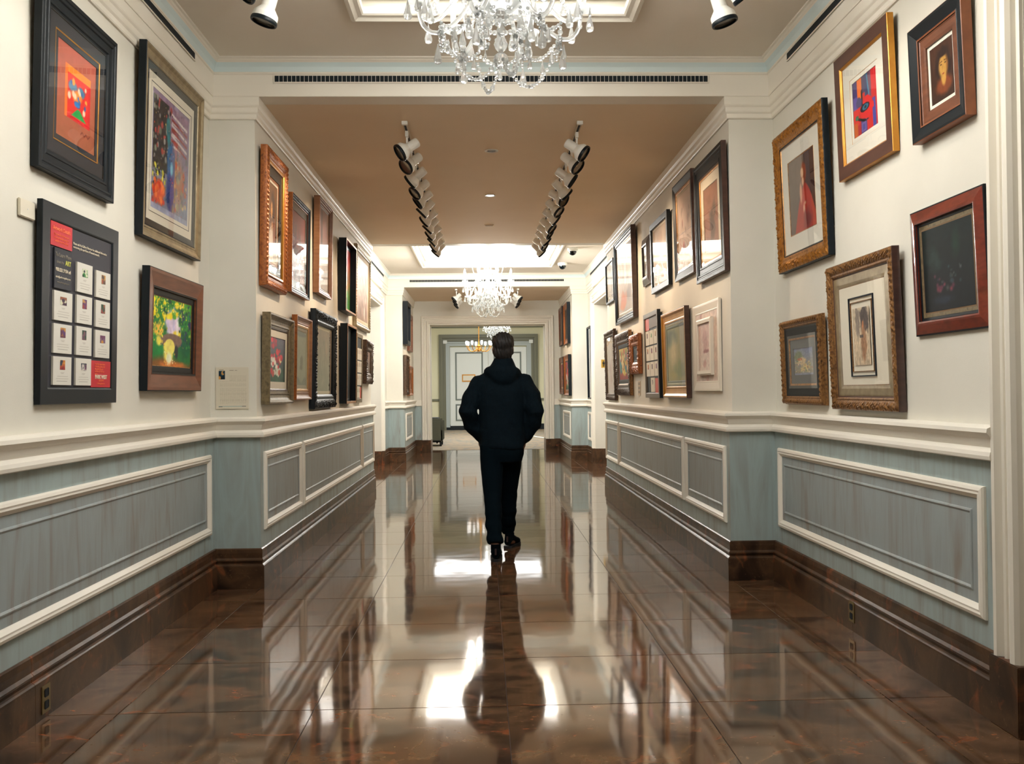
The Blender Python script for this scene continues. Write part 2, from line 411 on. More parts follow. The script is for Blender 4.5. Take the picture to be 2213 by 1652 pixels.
# ceilings
def tray(nm, hx, ya, yb, z, E, ext):
    """raised tray with rim mouldings and luminous panel"""
    x0, x1, y0, y1 = ext
    mb = MB()
    mb.box(x0, -hx, y0, y1, z, z+.12); mb.box(hx, x1, y0, y1, z, z+.12); mb.box(-hx, hx, y0, ya, z, z+.12); mb.box(-hx, hx, yb, y1, z, z+.12)
    c = struct(mb.build(nm, CEIL)) if False else mb
    return c
ceil = MB()
TA = (.80, 2.10, 5.48); TC = (1.12, 13.80, 16.38)
def cbox(z, x0, x1, y0, y1, m): ceil.box(x0, x1, y0, y1, z, z+.06, m)
for (hx, ya, yb), y0, y1 in ((TA, Y0, Y1), (TC, Y2, Y3)):
    for q in ((-W1-.1, -hx, y0, y1), (hx, W1+.1, y0, y1), (-hx, hx, y0, ya), (-hx, hx, yb, y1)): cbox(ZA+.002, *q, 1)
cbox(ZB, -W1-.1, W1+.1, BACK-.1, Y0-.01, 0)
cbox(ZB+.001, -U2-.05, U2+.05, Y1+.005, Y2-.005, 0); cbox(ZB+.001, -U2-.05, U2+.05, Y3+.005, Y4+.05, 0)
CE = struct(ceil.build('ceiling', [CEIL, CEILB]))
def tray_parts(hx, ya, yb, E, nm):
    H = 4.02; mb = MB(); t = .05
    g_ = .004; mb.box(-hx-t, -hx+g_, ya-t, yb+t, ZA+.001, H); mb.box(hx-g_, hx+t, ya-t, yb+t, ZA+.001, H); mb.box(-hx, hx, ya-t, ya+g_, ZA+.001, H); mb.box(-hx, hx, yb-g_, yb+t, ZA+.001, H)
    mb.build('tray_side', TRIM, CE)
    w, h = 2*hx+.12, (yb-ya)+.12
    r = ring(w, h, [(0, 0), (0, .018), (.012, .034), (.03, .038), (.044, .026), (.05, .022), (.075, .020), (.085, .012), (.085, -.03)])
    o = fix_normals(r.build('tray_rim', TRIM, CE)); o.rotation_euler = (-math.pi/2, 0, 0)
    # local -Y (out of surface) must point down: rotate so that local Z lies along world -Y...
    o.rotation_euler = (math.pi/2, 0, 0); o.location = (0, (ya+yb)/2+h/2, ZA+.002)
    r2 = ring(2*hx, (yb-ya), [(0, 0), (0, .03), (.03, .05), (.05, .05), (.075, .03), (.10, .03), (.11, .0)])
    o2 = fix_normals(r2.build('inner_rim', TRIM, CE)); o2.rotation_euler = (math.pi/2, 0, 0); o2.location = (0, (ya+yb)/2+(yb-ya)/2, ZA+.12)
    p = MB().box(-hx, hx, ya, yb, H-.01, H+.02).build('light_panel', emit('panel_'+nm, COL_NEUT, E), CE)
    return p
tray_parts(*TA, E_PANEL_A, 'near'); tray_parts(*TC, E_PANEL_C, 'far')
# end walls
for nm, yy in (('wall_back', BACK),):
    struct(MB().box(-2.1, 2.1, yy-.1, yy, 0, 3.6).build(nm, WALL))

# linear grilles
def grille(x0, x1, z0, z1, y, n, label, grp=None, s=None, stuff=False, slats=True, rot=None, loc=None):
    g = empty('air_grille', loc or ((x0+x1)/2, y, (z0+z1)/2), rot or (0, 0, 0)); tag(g, label, 'grille')
    w, h = x1-x0, z1-z0
    MB().box(-w/2, w/2, -.004, .004, -h/2, h/2).build('dark_plate', DKVENT, g)  # flat dark plate standing in for the shade of the slot's cavity
    fr = ring(w+.02, h+.012, [(0, 0), (0, .006), (.007, .006), (.007, .0)], z0=-(h+.012)/2); fix_normals(fr.build('grille_frame', TRIM, g))
    if slats:
        pitch = w/n; me = None
        if stuff:
            mb = MB()
            for k in range(1, n): xx = -w/2+k*pitch; mb.box(xx-.0012, xx+.0012, -.007, -.003, -h/2, h/2)
            o = mb.build('slats', TRIM, g); o['kind'] = 'stuff'
        else:
            for k in range(1, n):
                if me is None: o = MB().box(-.0011, .0011, -.007, -.003, -h/2, h/2).build('slat', WHITEP, g); me = o.data
                else: o = bpy.data.objects.new('slat', me); COL.objects.link(o); o.parent = g
                o.location.x = -w/2+k*pitch
    return g
grille(-1.47, 1.463, 3.404, 3.448, Y1-.0225, 104, 'long black linear air grille across the near beam above the passage')
grille(-1.47, 1.463, 3.404, 3.448, Y3-.0225, 104, 'long black linear air grille across the far beam behind the second chandelier', stuff=True)
for s, w in ((-1, 'left'), (1, 'right')):
    grille(-2.1, 2.1, 3.404, 3.448, 0, 150, 'black linear air slot in the cornice of the near bay, %s wall' % w, slats=False, rot=(0, 0, -s*math.pi/2), loc=(s*(W1-.0225), 5.82-2.1, 3.426))
    grille(-1.7, 1.7, 3.404, 3.448, 0, 120, 'thin black air slot in the cornice of the far bay, %s wall' % w, slats=False, rot=(0, 0, -s*math.pi/2), loc=(s*(W1-.0225), 16.75-1.7, 3.426))
grille(-.7, .7, 3.93, 3.975, 0, 60, 'thin dark air slot high inside the far ceiling tray', stuff=True, loc=(0, TC[2]-.008, 3.94))

# casings round the openings
PC = [(0, 0), (0, .030), (.008, .046), (.022, .054), (.036, .050), (.044, .034), (.050, .022), (.060, .020), (.064, .034), (.072, .040), (.080, .034), (.084, .020), (.098, .018), (.108, .030), (.120, .048), (.138, .056), (.156, .050), (.166, .034), (.170, .016), (.19, .014), (.19, 0)]
def casing(name, w_open, h_open, loc, rz, plinth=True, label=None):
    """casing on a wall face round an opening; local X along wall, -Y out; base at floor"""
    cw = .19; mb = MB(); pts = [(-w_open/2, .26), (-w_open/2, h_open), (w_open/2, h_open), (w_open/2, .26)]
    # inset measured from inner edge outwards
    q = len(PC)
    for (x, z) in ((-1, 0), (-1, 1), (1, 1), (1, 0)):
        for (o, ht) in PC:
            o2 = .19-o
            px = x*(w_open/2+o2); pz = (h_open+o2) if z else .262
            mb.v.append((px, -ht, pz))
    for i in range(3):
        for j in range(q-1): mb.f.append((i*q+j, i*q+j+1, (i+1)*q+j+1, (i+1)*q+j)); mb.m.append(0)
    mb.f += [tuple(range(q)), tuple(range(3*q, 4*q))]; mb.m += [0, 0]
    o = struct(fix_normals(mb.build(name, TRIM))); o.location = loc; o.rotation_euler = (0, 0, rz)
    if label: o['label'] = label
    if plinth:
        for sx in (-1, 1):
            x0, x1 = sorted((sx*(w_open/2-.004), sx*(w_open/2+.194)))
            MB().bbox(x0, x1, -.06, 0.02, 0, .264, .004).build('plinth', MARBW, o)
    return o
casing('trim_7', OA1-OA0, 2.87, (U1, (OA0+OA1)/2, 0), -math.pi/2, label='white fluted casing of the near right opening')
casing('trim_8', OC1-OC0, 2.87, (U1, (OC0+OC1)/2, 0), -math.pi/2, label='white casing of the far right opening')
casing('trim_9', OC1-OC0, 2.87, (-U1, (OC0+OC1)/2, 0), math.pi/2, label='white casing of the far left opening')
casing('trim_10', 2.53, 2.79, (.01, Y4, 0), 0, label='white casing of the opening into the lounge')
# wall with the opening to the lounge
mb = MB(); mb.box(-2.1, -1.255, Y4, YL, 0, 3.6); mb.box(1.275, 2.1, Y4, YL, 0, 3.6); mb.box(-1.255, 1.275, Y4, YL, 2.79, 3.6)
we = struct(mb.build('wall_end', WALL))
ex = MB()
for sx, a, b in ((-1, -W2, -1.445), (1, 1.465, W2)):
    MB().box(a, b, Y4-.001, Y4, .2, ZR+.03)
    ws = MB().box(a, b, Y4-.012, Y4+.01, .2, ZR+.02).build('wainscot', BLUE, we)
    MB().box(a, b, Y4-.03, Y4, ZR, 1.14).build('chair_rail', TRIM, we)
    MB().box(a, b, Y4-.03, Y4, 0, .268).build('stone', MARBW, we)
    MB().box(*((-1.262, -1.248) if sx < 0 else (1.268, 1.282)), Y4+.0, YL, 0, .264).build('stone', MARBW, we)
# side halls
for s, (a, b), ends in ((1, (OA0, OA1), 'near'), (1, (OC0, OC1), 'far'), (-1, (OC0, OC1), 'far left')):
    x0, x1 = (U1+.13, 4.9) if s > 0 else (-4.9, -U1-.13); xa, xb = (U1, 4.9) if s > 0 else (-4.9, -U1)
    m = MB(); m.box(xa, xb, b-.004, b+.12, 0, 2.99); m.box(xa, xb, a-.12, a+.004, 0, 2.99)
    m.box(*((4.8, 4.9) if s > 0 else (-4.9, -4.8)), a-.12, b+.12, 0, 2.99); m.box(xa, xb, a, b, 2.87, 2.99)
    o = struct(m.build('wall_side', WALL)); o['label'] = 'white walls of the side hall beyond the %s opening' % ends
    xm = (x0+x1)/2
    # marble base of the far jamb
    MB().box(*sorted((s*U1, s*4.8)), b-.02, b, 0, .262).build('stone', MARBW, o)
    lamp = empty('unseen_ceiling_light', (xm, (a+b)/2, 2.87)); tag(lamp, 'unseen ceiling light added to brighten the side hall beyond the %s opening' % ends, 'light')  # no lamp is seen in the halls; added to brighten them
    ring(.7, .7, [(0, 0), (0, .02), (.03, .02), (.03, 0)], z0=-.35).build('frame', TRIM, lamp).rotation_euler = (math.pi/2, 0, 0)
    MB().box(-.32, .32, -.32, .32, -.012, -.002).build('diffuser', emit('hall_fill_near' if ends == 'near' else 'hall_fill', COL_NEUT, E_HALL*(.08 if ends == 'near' else 1)), lamp)
# gold pictogram sign on the far right jamb
sg = empty('restroom_sign', (2.085, OC1, 1.72)); tag(sg, 'small gold sign with a black person pictogram on the far right jamb', 'sign')
MB().bbox(-.042, .042, -.006, 0, 0, .15, .001).build('plate', mat('brass', (214, 170, 70), .35, .6), sg)
m = MB(); m.lathe([(.011, 0), (.011, .002)], 14, Matrix.Translation((0, -.006, .118)) @ Matrix.Rotation(math.pi/2, 4, 'X'))
m.box(-.013, .013, -.008, -.006, .062, .104); m.box(-.021, -.015, -.008, -.006, .066, .102); m.box(.015, .021, -.008, -.006, .066, .102); m.box(-.011, -.002, -.008, -.006, .02, .062); m.box(.002, .011, -.008, -.006, .02, .062)
m.build('pictogram', BLACKM, sg)

# ------------------------------------------------------------------ paintings: colours laid on a fine grid
def vnoise(u, v, sc, seed=0, oct=3):
    out = np.zeros_like(u); amp = 1; tot = 0
    for o in range(oct):
        r = np.random.default_rng(seed*31+o); n = 64; g = r.random((n, n)); x = (u*sc*2**o) % (n-1); y = (v*sc*2**o) % (n-1)
        xi = x.astype(int); yi = y.astype(int); fx = x-xi; fy = y-yi; fx = fx*fx*(3-2*fx); fy = fy*fy*(3-2*fy)
        a = g[yi, xi]*(1-fx)+g[yi, xi+1]*fx; b = g[yi+1, xi]*(1-fx)+g[yi+1, xi+1]*fx
        out += amp*(a*(1-fy)+b*fy); tot += amp; amp *= .5
    return out/tot
class Art:
    def __init__(s, nu, nv, seed=0):
        s.u, s.v = np.meshgrid(np.linspace(0, 1, nu), np.linspace(0, 1, nv)); s.seed = seed
        s.c = np.zeros((nv, nu, 3))
    def col(s, c): return np.array(c, float)/255
    def grad(s, top, bot, nz=0, sc=6):
        t = s.v[..., None]+(vnoise(s.u, s.v, sc, s.seed)[..., None]-.5)*nz; s.c = s.col(bot)*(1-np.clip(t, 0, 1))+s.col(top)*np.clip(t, 0, 1); return s
    def mix(s, m, c): m = np.clip(m, 0, 1)[..., None]; s.c = s.c*(1-m)+s.col(c)*m; return s
    def rect(s, x0, x1, y0, y1, c, a=1): return s.mix(((s.u >= x0) & (s.u <= x1) & (s.v >= y0) & (s.v <= y1))*a, c)
    def ell(s, x, y, rx, ry, c, soft=.3, wob=0, a=1, rot=0):
        du, dv = s.u-x, s.v-y; cr, sr = math.cos(rot), math.sin(rot); p, q = (du*cr+dv*sr)/rx, (-du*sr+dv*cr)/ry
        d = np.sqrt(p*p+q*q)+(vnoise(s.u, s.v, 9, s.seed+5)-.5)*wob
        return s.mix((1-d)/max(soft, .02)*a if soft else (d < 1)*a, c)
    def below(s, fn, c, soft=.01): return s.mix((fn(s.u)-s.v)/soft, c)
    def line(s, x0, y0, x1, y1, w, c, a=1):
        dx, dy = x1-x0, y1-y0; t = np.clip(((s.u-x0)*dx+(s.v-y0)*dy)/(dx*dx+dy*dy+1e-9), 0, 1)
        d = np.hypot(s.u-x0-t*dx, s.v-y0-t*dy); return s.mix((1-d/w)*2*a, c)
    def speck(s, n, x0, x1, y0, y1, cols, r0, r1, soft=.4, asp=1):
        r = np.random.default_rng(s.seed+77)
        for i in range(n): rr = r.uniform(r0, r1); s.ell(r.uniform(x0, x1), r.uniform(y0, y1), rr, rr*asp, cols[r.integers(len(cols))], soft, .3)
        return s
    def tex(s, amt=.12, sc=14):
        n = vnoise(s.u, s.v, sc, s.seed+3)-.5; s.c = np.clip(s.c*(1+amt*2*n[..., None]), 0, 1); return s
_pm = {}
def art_material(rough=.55):
    k = 'painted_%g' % rough
    if k in MATS: return MATS[k]
    m = mat(k, (255, 255, 255), rough, spec=.3); a = N(m, 'ShaderNodeVertexColor'); a.layer_name = 'Col'
    L(m, a.outputs[0], m.node_tree.nodes['Principled BSDF'].inputs['Base Color']); return m
def art_obj(name, art, w, h, y, z0, parent, cx=0, rough=.55):
    nv, nu = art.u.shape
    X = (art.u-.5)*w+cx; Z = art.v*h+z0
    co = np.stack([X, np.full_like(X, y), Z], -1).reshape(-1, 3)
    i = np.arange(nv*nu).reshape(nv, nu); f = np.stack([i[:-1, :-1], i[:-1, 1:], i[1:, 1:], i[1:, :-1]], -1).reshape(-1, 4)
    me = bpy.data.meshes.new(name); me.vertices.add(len(co)); me.vertices.foreach_set('co', co.ravel())
    me.loops.add(f.size); me.loops.foreach_set('vertex_index', f.ravel()); me.polygons.add(len(f)); me.polygons.foreach_set('loop_start', np.arange(0, f.size, 4)); me.update(calc_edges=True)
    at = me.color_attributes.new('Col', 'FLOAT_COLOR', 'POINT')
    c = art.c.reshape(-1, 3); c = np.where(c <= .04045, c/12.92, ((c+.055)/1.055)**2.4)
    at.data.foreach_set('color', np.concatenate([c, np.ones((len(c), 1))], 1).astype(np.float32).ravel())
    me.materials.append(art_material(rough)); o = bpy.data.objects.new(name, me); COL.objects.link(o); o.parent = parent; return o
def A_L1(n):
    a = Art(*n, 1).grad((170, 84, 68), (158, 90, 62), .5)
    a.rect(.2, .86, .25, .80, (205, 32, 38)); a.rect(.2, .86, .72, .80, (232, 130, 40)); a.rect(.2, .27, .25, .8, (226, 110, 40)); a.rect(.27, .80, .30, .72, (214, 40, 36))
    a.ell(.4, .60, .12, .07, (84, 130, 160), .4, .8); a.ell(.62, .60, .11, .07, (60, 120, 150), .4, .8); a.ell(.50, .52, .16, .07, (236, 130, 50), .4, .8); a.ell(.52, .44, .09, .04, (30, 120, 190), .4, .5)
    a.speck(16, .3, .78, .35, .68, [(240, 150, 60), (70, 110, 160), (230, 200, 170), (200, 60, 60), (40, 90, 150)], .02, .05)
    a.c = np.where(((a.u > .3) & (a.u < .8) & (a.v > .30) & (a.v < .345+.05*np.sin(a.u*14)))[..., None], a.col((20, 150, 70)), a.c)
    for i in range(5): a.line(.62+i*.05, .15+.03*(i % 2), .66+i*.05, .18-.03*(i % 2), .01, (110, 40, 30))
    return a.tex(.06)
def A_L3(n):
    a = Art(*n, 3).grad((150, 110, 140), (120, 130, 150), .8)
    a.rect(0, .42, .35, .95, (40, 44, 52)); a.speck(70, .02, .5, .35, .95, [(30, 30, 40), (120, 130, 110), (60, 70, 60), (150, 150, 140), (170, 60, 60)], .015, .04)
    for i in range(5): a.rect(.5, .82, .62+i*.05, .64+i*.05, (150, 50, 50) if i % 2 else (200, 190, 190))
    for i in range(6): a.line(.5, .90-i*.045, .92, .86-i*.05, .016, (150, 60, 66) if i % 2 else (205, 195, 195))
    a.ell(.72, .35, .22, .3, (176, 120, 90), .6, .8); a.speck(40, .55, .95, .08, .6, [(190, 90, 60), (150, 140, 110), (200, 170, 120), (110, 110, 120)], .02, .05)
    a.ell(.42, .72, .06, .16, (30, 120, 130), .3, .3, rot=.15); a.ell(.5, .45, .13, .22, (26, 100, 150), .3, .4); a.ell(.5, .22, .11, .22, (30, 60, 130), .3, .4); a.ell(.52, .42, .05, .08, (110, 190, 210), .6, .2)
    a.speck(40, .03, .38, .18, .42, [(220, 210, 70), (90, 130, 60), (40, 50, 40)], .012, .03); a.ell(.18, .16, .17, .11, (220, 70, 40), .3, .9); a.speck(18, .05, .35, .06, .28, [(240, 100, 50), (200, 50, 40), (250, 130, 60)], .02, .05)
    a.speck(160, .03, .97, .05, .95, [(30, 34, 44), (170, 160, 140), (60, 80, 70), (190, 80, 60), (210, 190, 90), (90, 100, 120)], .004, .012, .5); a.rect(0, .03, 0, 1, (150, 150, 175)); a.rect(.97, 1, 0, 1, (150, 150, 175)); a.rect(0, 1, 0, .05, (150, 155, 180)); a.rect(0, 1, .965, 1, (140, 120, 150)); return a.tex(.15, 22)
def A_L4(n):
    a = Art(*n, 4).grad((50, 130, 50), (30, 100, 60), .9, 8)
    a.ell(.52, .62, .24, .3, (205, 190, 210), .4, .5); a.rect(.35, .40, .5, .84, (190, 180, 210), .6); a.rect(.5, .55, .55, .9, (180, 175, 205), .6)
    a.speck(60, 0, 1, .68, 1, [(230, 200, 30), (30, 110, 50), (80, 150, 50), (240, 210, 60), (20, 70, 50)], .03, .075); a.speck(30, .7, 1, .3, .8, [(20, 90, 50), (40, 50, 90), (30, 120, 60)], .03, .08)
    a.ell(.15, .52, .15, .12, (235, 180, 70), .5, .7); a.ell(.62, .5, .14, .07, (235, 205, 60), .5, .7); a.ell(.1, .25, .28, .2, (30, 120, 60), .3, .6); a.ell(.85, .3, .2, .16, (20, 90, 60), .4, .6)
    a.below(lambda x: .14+.05*np.sin(x*5), (120, 80, 40), .1); a.ell(.40, .22, .16, .2, (245, 215, 100), .4, .4); a.ell(.42, .14, .07, .14, (250, 240, 200), .6, .3)
    a.ell(.47, .38, .30, .12, (110, 90, 80), .15, .2); a.ell(.42, .30, .15, .12, (250, 210, 70), .1, .1); a.ell(.16, .36, .08, .09, (240, 215, 90), .5, .6); a.ell(.60, .24, .06, .12, (40, 50, 60), .4, .3)
    a.ell(.5, .03, .4, .07, (190, 110, 50), .6, .6)
    a.speck(120, .0, .35, .35, 1, [(40, 120, 50), (200, 190, 50), (90, 160, 60), (240, 216, 80), (30, 90, 50)], .008, .022, .5, 1.4); a.speck(120, .65, 1, .3, 1, [(24, 84, 50), (60, 130, 60), (50, 60, 110), (20, 60, 60), (150, 180, 70)], .008, .022, .5, 1.5); a.speck(50, .2, .8, .75, 1, [(240, 220, 60), (250, 230, 120), (90, 150, 50)], .008, .02, .5)
    a.ell(.62, .62, .05, .2, (232, 222, 232), .6, .3, a=.8); a.speck(40, .2, .8, .3, .42, [(150, 110, 100), (90, 80, 80), (200, 160, 110)], .008, .016, .5); a.speck(30, .3, .6, .02, .25, [(250, 236, 180), (220, 170, 80), (150, 100, 60)], .01, .02, .5)
    a.ell(.50, .40, .27, .10, (118, 96, 84), .15, .15); a.ell(.43, .29, .14, .13, (248, 216, 110), .12, .1); a.ell(.61, .22, .05, .13, (44, 50, 56), .4, .3); a.ell(.42, .12, .09, .12, (250, 236, 190), .6, .3)
    a.c = np.clip(a.c*1.12, 0, 1); return a.tex(.12, 18)
def A_face(n, bg=(70, 40, 25), skin=(186, 140, 66), hair=(40, 22, 16), cx=.55, cy=.58, s=1):
    a = Art(*n, 5).grad(bg, tuple(int(x*.7) for x in bg), .8)
    a.ell(cx, cy+.02, .36*s, .34*s, hair, .2, .3); a.ell(cx, cy-.32*s, .42*s, .2*s, (120, 60, 30), .4, .3); a.ell(cx, cy-.2*s, .12*s, .16*s, skin, .4)
    a.ell(cx, cy, .23*s, .25*s, skin, .35, .1); a.ell(cx, cy+.22*s, .26*s, .07*s, hair, .4)
    for sx in (-1, 1): a.ell(cx+sx*.09*s, cy+.04*s, .05*s, .016*s, (60, 35, 20), .5); a.line(cx+sx*.04*s, cy+.09*s, cx+sx*.15*s, cy+.08*s, .012*s, (90, 55, 25))
    a.line(cx-.02*s, cy+.03*s, cx-.03*s, cy-.06*s, .012*s, (170, 120, 55)); a.ell(cx-.01*s, cy-.13*s, .06*s, .017*s, (140, 50, 30), .5); a.ell(cx+.16*s, cy, .07*s, .22*s, (120, 70, 30), .8, a=.6)
    return a.tex(.1)
def A_lady(n):
    a = Art(*n, 6).grad((120, 104, 92), (104, 88, 80), .4); a.rect(.62, 1, .0, 1, (60, 32, 30), .9)
    a.below(lambda x: .62-2.2*np.abs(x-.62)**1.6, (176, 54, 40), .02); a.ell(.58, .75, .13, .17, (150, 70, 40), .3, .3); a.ell(.53, .76, .065, .075, (222, 178, 140), .3)
    a.ell(.55, .64, .05, .07, (215, 165, 130), .4); a.ell(.46, .5, .06, .17, (215, 160, 130), .4, .3); a.ell(.55, .3, .05, .09, (220, 170, 140), .5, .8); a.ell(.6, .35, .05, .03, (215, 165, 135), .5, .5)
    a.ell(.68, .12, .2, .2, (120, 40, 40), .6, .5); return a.tex(.08)
def A_cubist(n):
    a = Art(*n, 7).grad((190, 60, 50), (190, 30, 40), .3)
    R = [(0, .18, .72, 1, (60, 50, 110)), (0, .2, .5, .72, (90, 80, 150)), (.2, .38, .55, 1, (226, 110, 40)), (.38, .5, .7, 1, (70, 60, 90)), (.5, .64, .62, 1, (50, 60, 100)), (.64, .76, .55, 1, (110, 70, 90)), (.76, 1, .6, 1, (204, 34, 40)), (0, .22, .2, .5, (205, 45, 45)), (0, .16, 0, .26, (190, 90, 40)), (.16, .3, 0, .2, (170, 40, 50)), (.3, .55, 0, .25, (70, 60, 120)), (.55, .78, 0, .2, (196, 40, 40)), (.78, .9, 0, .5, (60, 70, 150)), (.9, 1, 0, .4, (180, 40, 60)), (.55, .62, .2, .6, (30, 30, 40))]
    for r in R: a.rect(*r)
    a.ell(.55, .42, .28, .2, (210, 35, 40), .05, .6); a.ell(.48, .44, .2, .075, (24, 20, 34), .05, .1); a.ell(.5, .44, .13, .05, (40, 110, 140), .1); a.ell(.5, .44, .05, .03, (20, 30, 40), .2)
    a.line(.2, .3, .5, .2, .03, (20, 24, 30)); a.ell(.14, .34, .08, .05, (40, 110, 80), .1, .6); a.line(.37, .5, .37, .75, .04, (40, 44, 60)); a.line(.6, .98, .66, .62, .03, (60, 130, 160)); a.rect(.32, .5, .04, .2, (110, 90, 150)); a.rect(.35, .47, .07, .17, (60, 70, 140))
    a.ell(.25, .58, .13, .1, (70, 70, 110), .1, .6); return a
def A_dark(n):
    a = Art(*n, 8).grad((8, 26, 26), (4, 14, 20), .4); a.ell(.22, .62, .2, .2, (34, 52, 48), .8, .7); a.ell(.68, .75, .1, .22, (16, 46, 34), .9, .5)
    a.speck(18, .2, .65, .18, .42, [(84, 34, 54), (110, 44, 60), (50, 40, 60), (60, 60, 60)], .02, .05, .8); a.speck(12, .5, .8, .25, .5, [(40, 60, 66), (90, 90, 90)], .012, .04, .9); a.ell(.4, .12, .25, .07, (24, 34, 50), .8, .6); return a.tex(.2)
def A_small(n):
    a = Art(*n, 9).grad((196, 178, 150), (188, 168, 140), .4); a.ell(.7, .8, .32, .26, (70, 60, 56), .3, .8); a.ell(.3, .75, .2, .3, (130, 118, 106), .4, .9); a.ell(.62, .4, .2, .36, (150, 110, 80), .4, .7); a.ell(.6, .7, .07, .08, (170, 110, 70), .4); a.rect(.4, .6, .48, .52, (60, 55, 55), .8)
    return a.tex(.25, 18)
def A_village(n):
    a = Art(*n, 10).grad((120, 134, 168), (150, 140, 110), .5); a.ell(.25, .7, .3, .25, (110, 124, 90), .5, .9); a.ell(.4, .5, .25, .18, (206, 184, 146), .3, .8); a.ell(.3, .58, .16, .06, (180, 90, 60), .4, .6)
    a.ell(.6, .3, .32, .2, (210, 190, 130), .5, .9); a.speck(50, .05, .95, .1, .6, [(200, 180, 120), (120, 140, 100), (160, 110, 90), (130, 130, 140), (220, 205, 170)], .02, .05); a.below(lambda x: .12+x*0, (130, 140, 170), .08); return a.tex(.15, 20)
def A_portrait(n):
    a = Art(*n, 11).grad((110, 70, 36), (92, 56, 34), .6); a.ell(.5, .7, .3, .24, (50, 30, 24), .3, .3); a.ell(.36, .66, .15, .14, (206, 150, 90), .4); a.ell(.45, .44, .13, .12, (200, 140, 90), .5); a.ell(.35, .2, .36, .3, (226, 212, 196), .4, .6); a.ell(.7, .35, .2, .3, (140, 80, 50), .5, .6); a.ell(.38, .7, .04, .015, (60, 30, 20), .5); return a.tex(.1)
def A_redscene(n):
    a = Art(*n, 12).grad((150, 44, 50), (150, 100, 90), .4); a.ell(.35, .5, .16, .4, (176, 90, 90), .5, .6); a.rect(.1, .5, .25, .5, (120, 50, 50)); a.speck(40, .05, .95, .05, .35, [(170, 110, 90), (120, 60, 60), (210, 200, 190), (90, 40, 40)], .02, .06); a.line(.3, .3, .3, .8, .03, (60, 30, 40)); a.line(.62, .3, .62, .7, .03, (60, 30, 40)); return a.tex(.1)
def A_red2(n):  # pale lower half is the glass's white reflection painted into the picture
    a = Art(*n, 13).grad((126, 52, 40), (190, 176, 168), .3); a.rect(.3, .44, .55, 1, (60, 44, 44)); a.below(lambda x: .55+x*0, (196, 186, 178), .3); a.ell(.6, .2, .3, .1, (150, 120, 100), .6, .6); return a.tex(.08)
def A_colour(n):
    a = Art(*n, 14).grad((190, 50, 60), (60, 130, 50), .5); a.ell(.3, .5, .2, .2, (60, 90, 180), .5, .8); a.ell(.55, .25, .25, .12, (90, 170, 60), .4, .8); a.ell(.6, .4, .2, .1, (220, 120, 50), .5, .7); a.ell(.5, .75, .2, .15, (160, 40, 80), .5, .6); return a.tex(.1)
def A_pale_land(n):
    a = Art(*n, 15).grad((190, 168, 150), (140, 110, 86), .7); a.ell(.5, .78, .4, .2, (206, 194, 184), .5, .7); a.ell(.6, .2, .4, .18, (120, 84, 60), .6, .9); a.speck(50, 0, 1, .1, .8, [(170, 140, 120), (120, 96, 78), (200, 186, 170)], .02, .06, .6, 2.4); return a.tex(.12, 20)
def A_flowers(n):
    a = Art(*n, 16).grad((84, 80, 96), (36, 66, 52), .5); a.speck(26, .1, .8, .45, .95, [(190, 26, 40), (214, 40, 50), (232, 214, 150), (150, 20, 40)], .05, .11, .3, .8); a.speck(20, .1, .7, .18, .5, [(200, 34, 46), (230, 222, 208), (210, 60, 60), (236, 230, 214)], .04, .10, .3, .9)
    for i in range(9): a.line(.15+i*.09, 0, .2+i*.08, .3, .012, (60, 130, 70))
    return a.tex(.1)
def A_greyland(n):
    a = Art(*n, 17).grad((140, 140, 120), (110, 108, 92), .3); a.below(lambda x: .12+.05*np.sin(x*9), (50, 60, 66), .04); a.ell(.5, .95, .6, .06, (70, 84, 90), .4, .3); a.ell(.55, .45, .16, .14, (60, 54, 48), .3, .7); a.ell(.5, .33, .2, .05, (50, 44, 40), .4, .6); return a.tex(.1)
def A_brown(n):
    a = Art(*n, 18).grad((128, 100, 88), (88, 82, 74), .5); a.ell(.72, .75, .12, .25, (170, 116, 92), .8, .8); a.ell(.45, .45, .16, .4, (120, 106, 96), .8, .8); a.speck(50, 0, 1, 0, 1, [(104, 92, 82), (140, 118, 104), (80, 76, 70)], .02, .06, .8, 2); return a.tex(.12, 22)
def A_night(n): return Art(*n, 19).grad((12, 26, 30), (6, 18, 24), .3).ell(.3, .4, .2, .3, (22, 34, 36), .8, .6)
def A_figure(n):
    a = Art(*n, 20).grad((150, 104, 84), (140, 96, 76), .5); a.ell(.55, .35, .22, .34, (84, 66, 54), .5, .9); a.ell(.35, .8, .22, .1, (128, 84, 62), .4, .8); a.ell(.72, .6, .12, .2, (90, 74, 60), .6, .8); a.rect(0, 1, 0, .03, (200, 186, 168)); return a.tex(.12, 24)
def A_sketch(n):
    a = Art(*n, 21).grad((206, 178, 160), (214, 190, 172), .2); a.speck(26, .1, .9, .2, .85, [(110, 84, 74), (150, 118, 104), (170, 70, 60), (90, 70, 66)], .008, .03, .5, 3); a.ell(.4, .25, .1, .12, (170, 70, 60), .6, .8, a=.7); return a.tex(.05)
def A_sketch2(n):
    a = Art(*n, 22).grad((196, 172, 146), (206, 196, 184), .2); a.ell(.45, .8, .3, .14, (180, 150, 122), .3, .8, a=.7)
    for k in range(10): a.line(.1+.08*k, .1+.06*(k % 3), .2+.08*k, .3+.05*(k % 4), .006, (110, 100, 92), .8)
    return a
def A_abstract(n):
    a = Art(*n, 23).grad((214, 196, 180), (196, 190, 186), .4); a.speck(30, .1, .9, .4, .95, [(230, 224, 216), (180, 170, 166), (206, 180, 160)], .03, .09, .4, 1.6); a.ell(.35, .2, .3, .12, (222, 120, 70), .5, .9); a.ell(.3, .1, .2, .09, (230, 140, 80), .4, .8); a.ell(.75, .25, .2, .18, (150, 150, 156), .6, .8); return a.tex(.08)
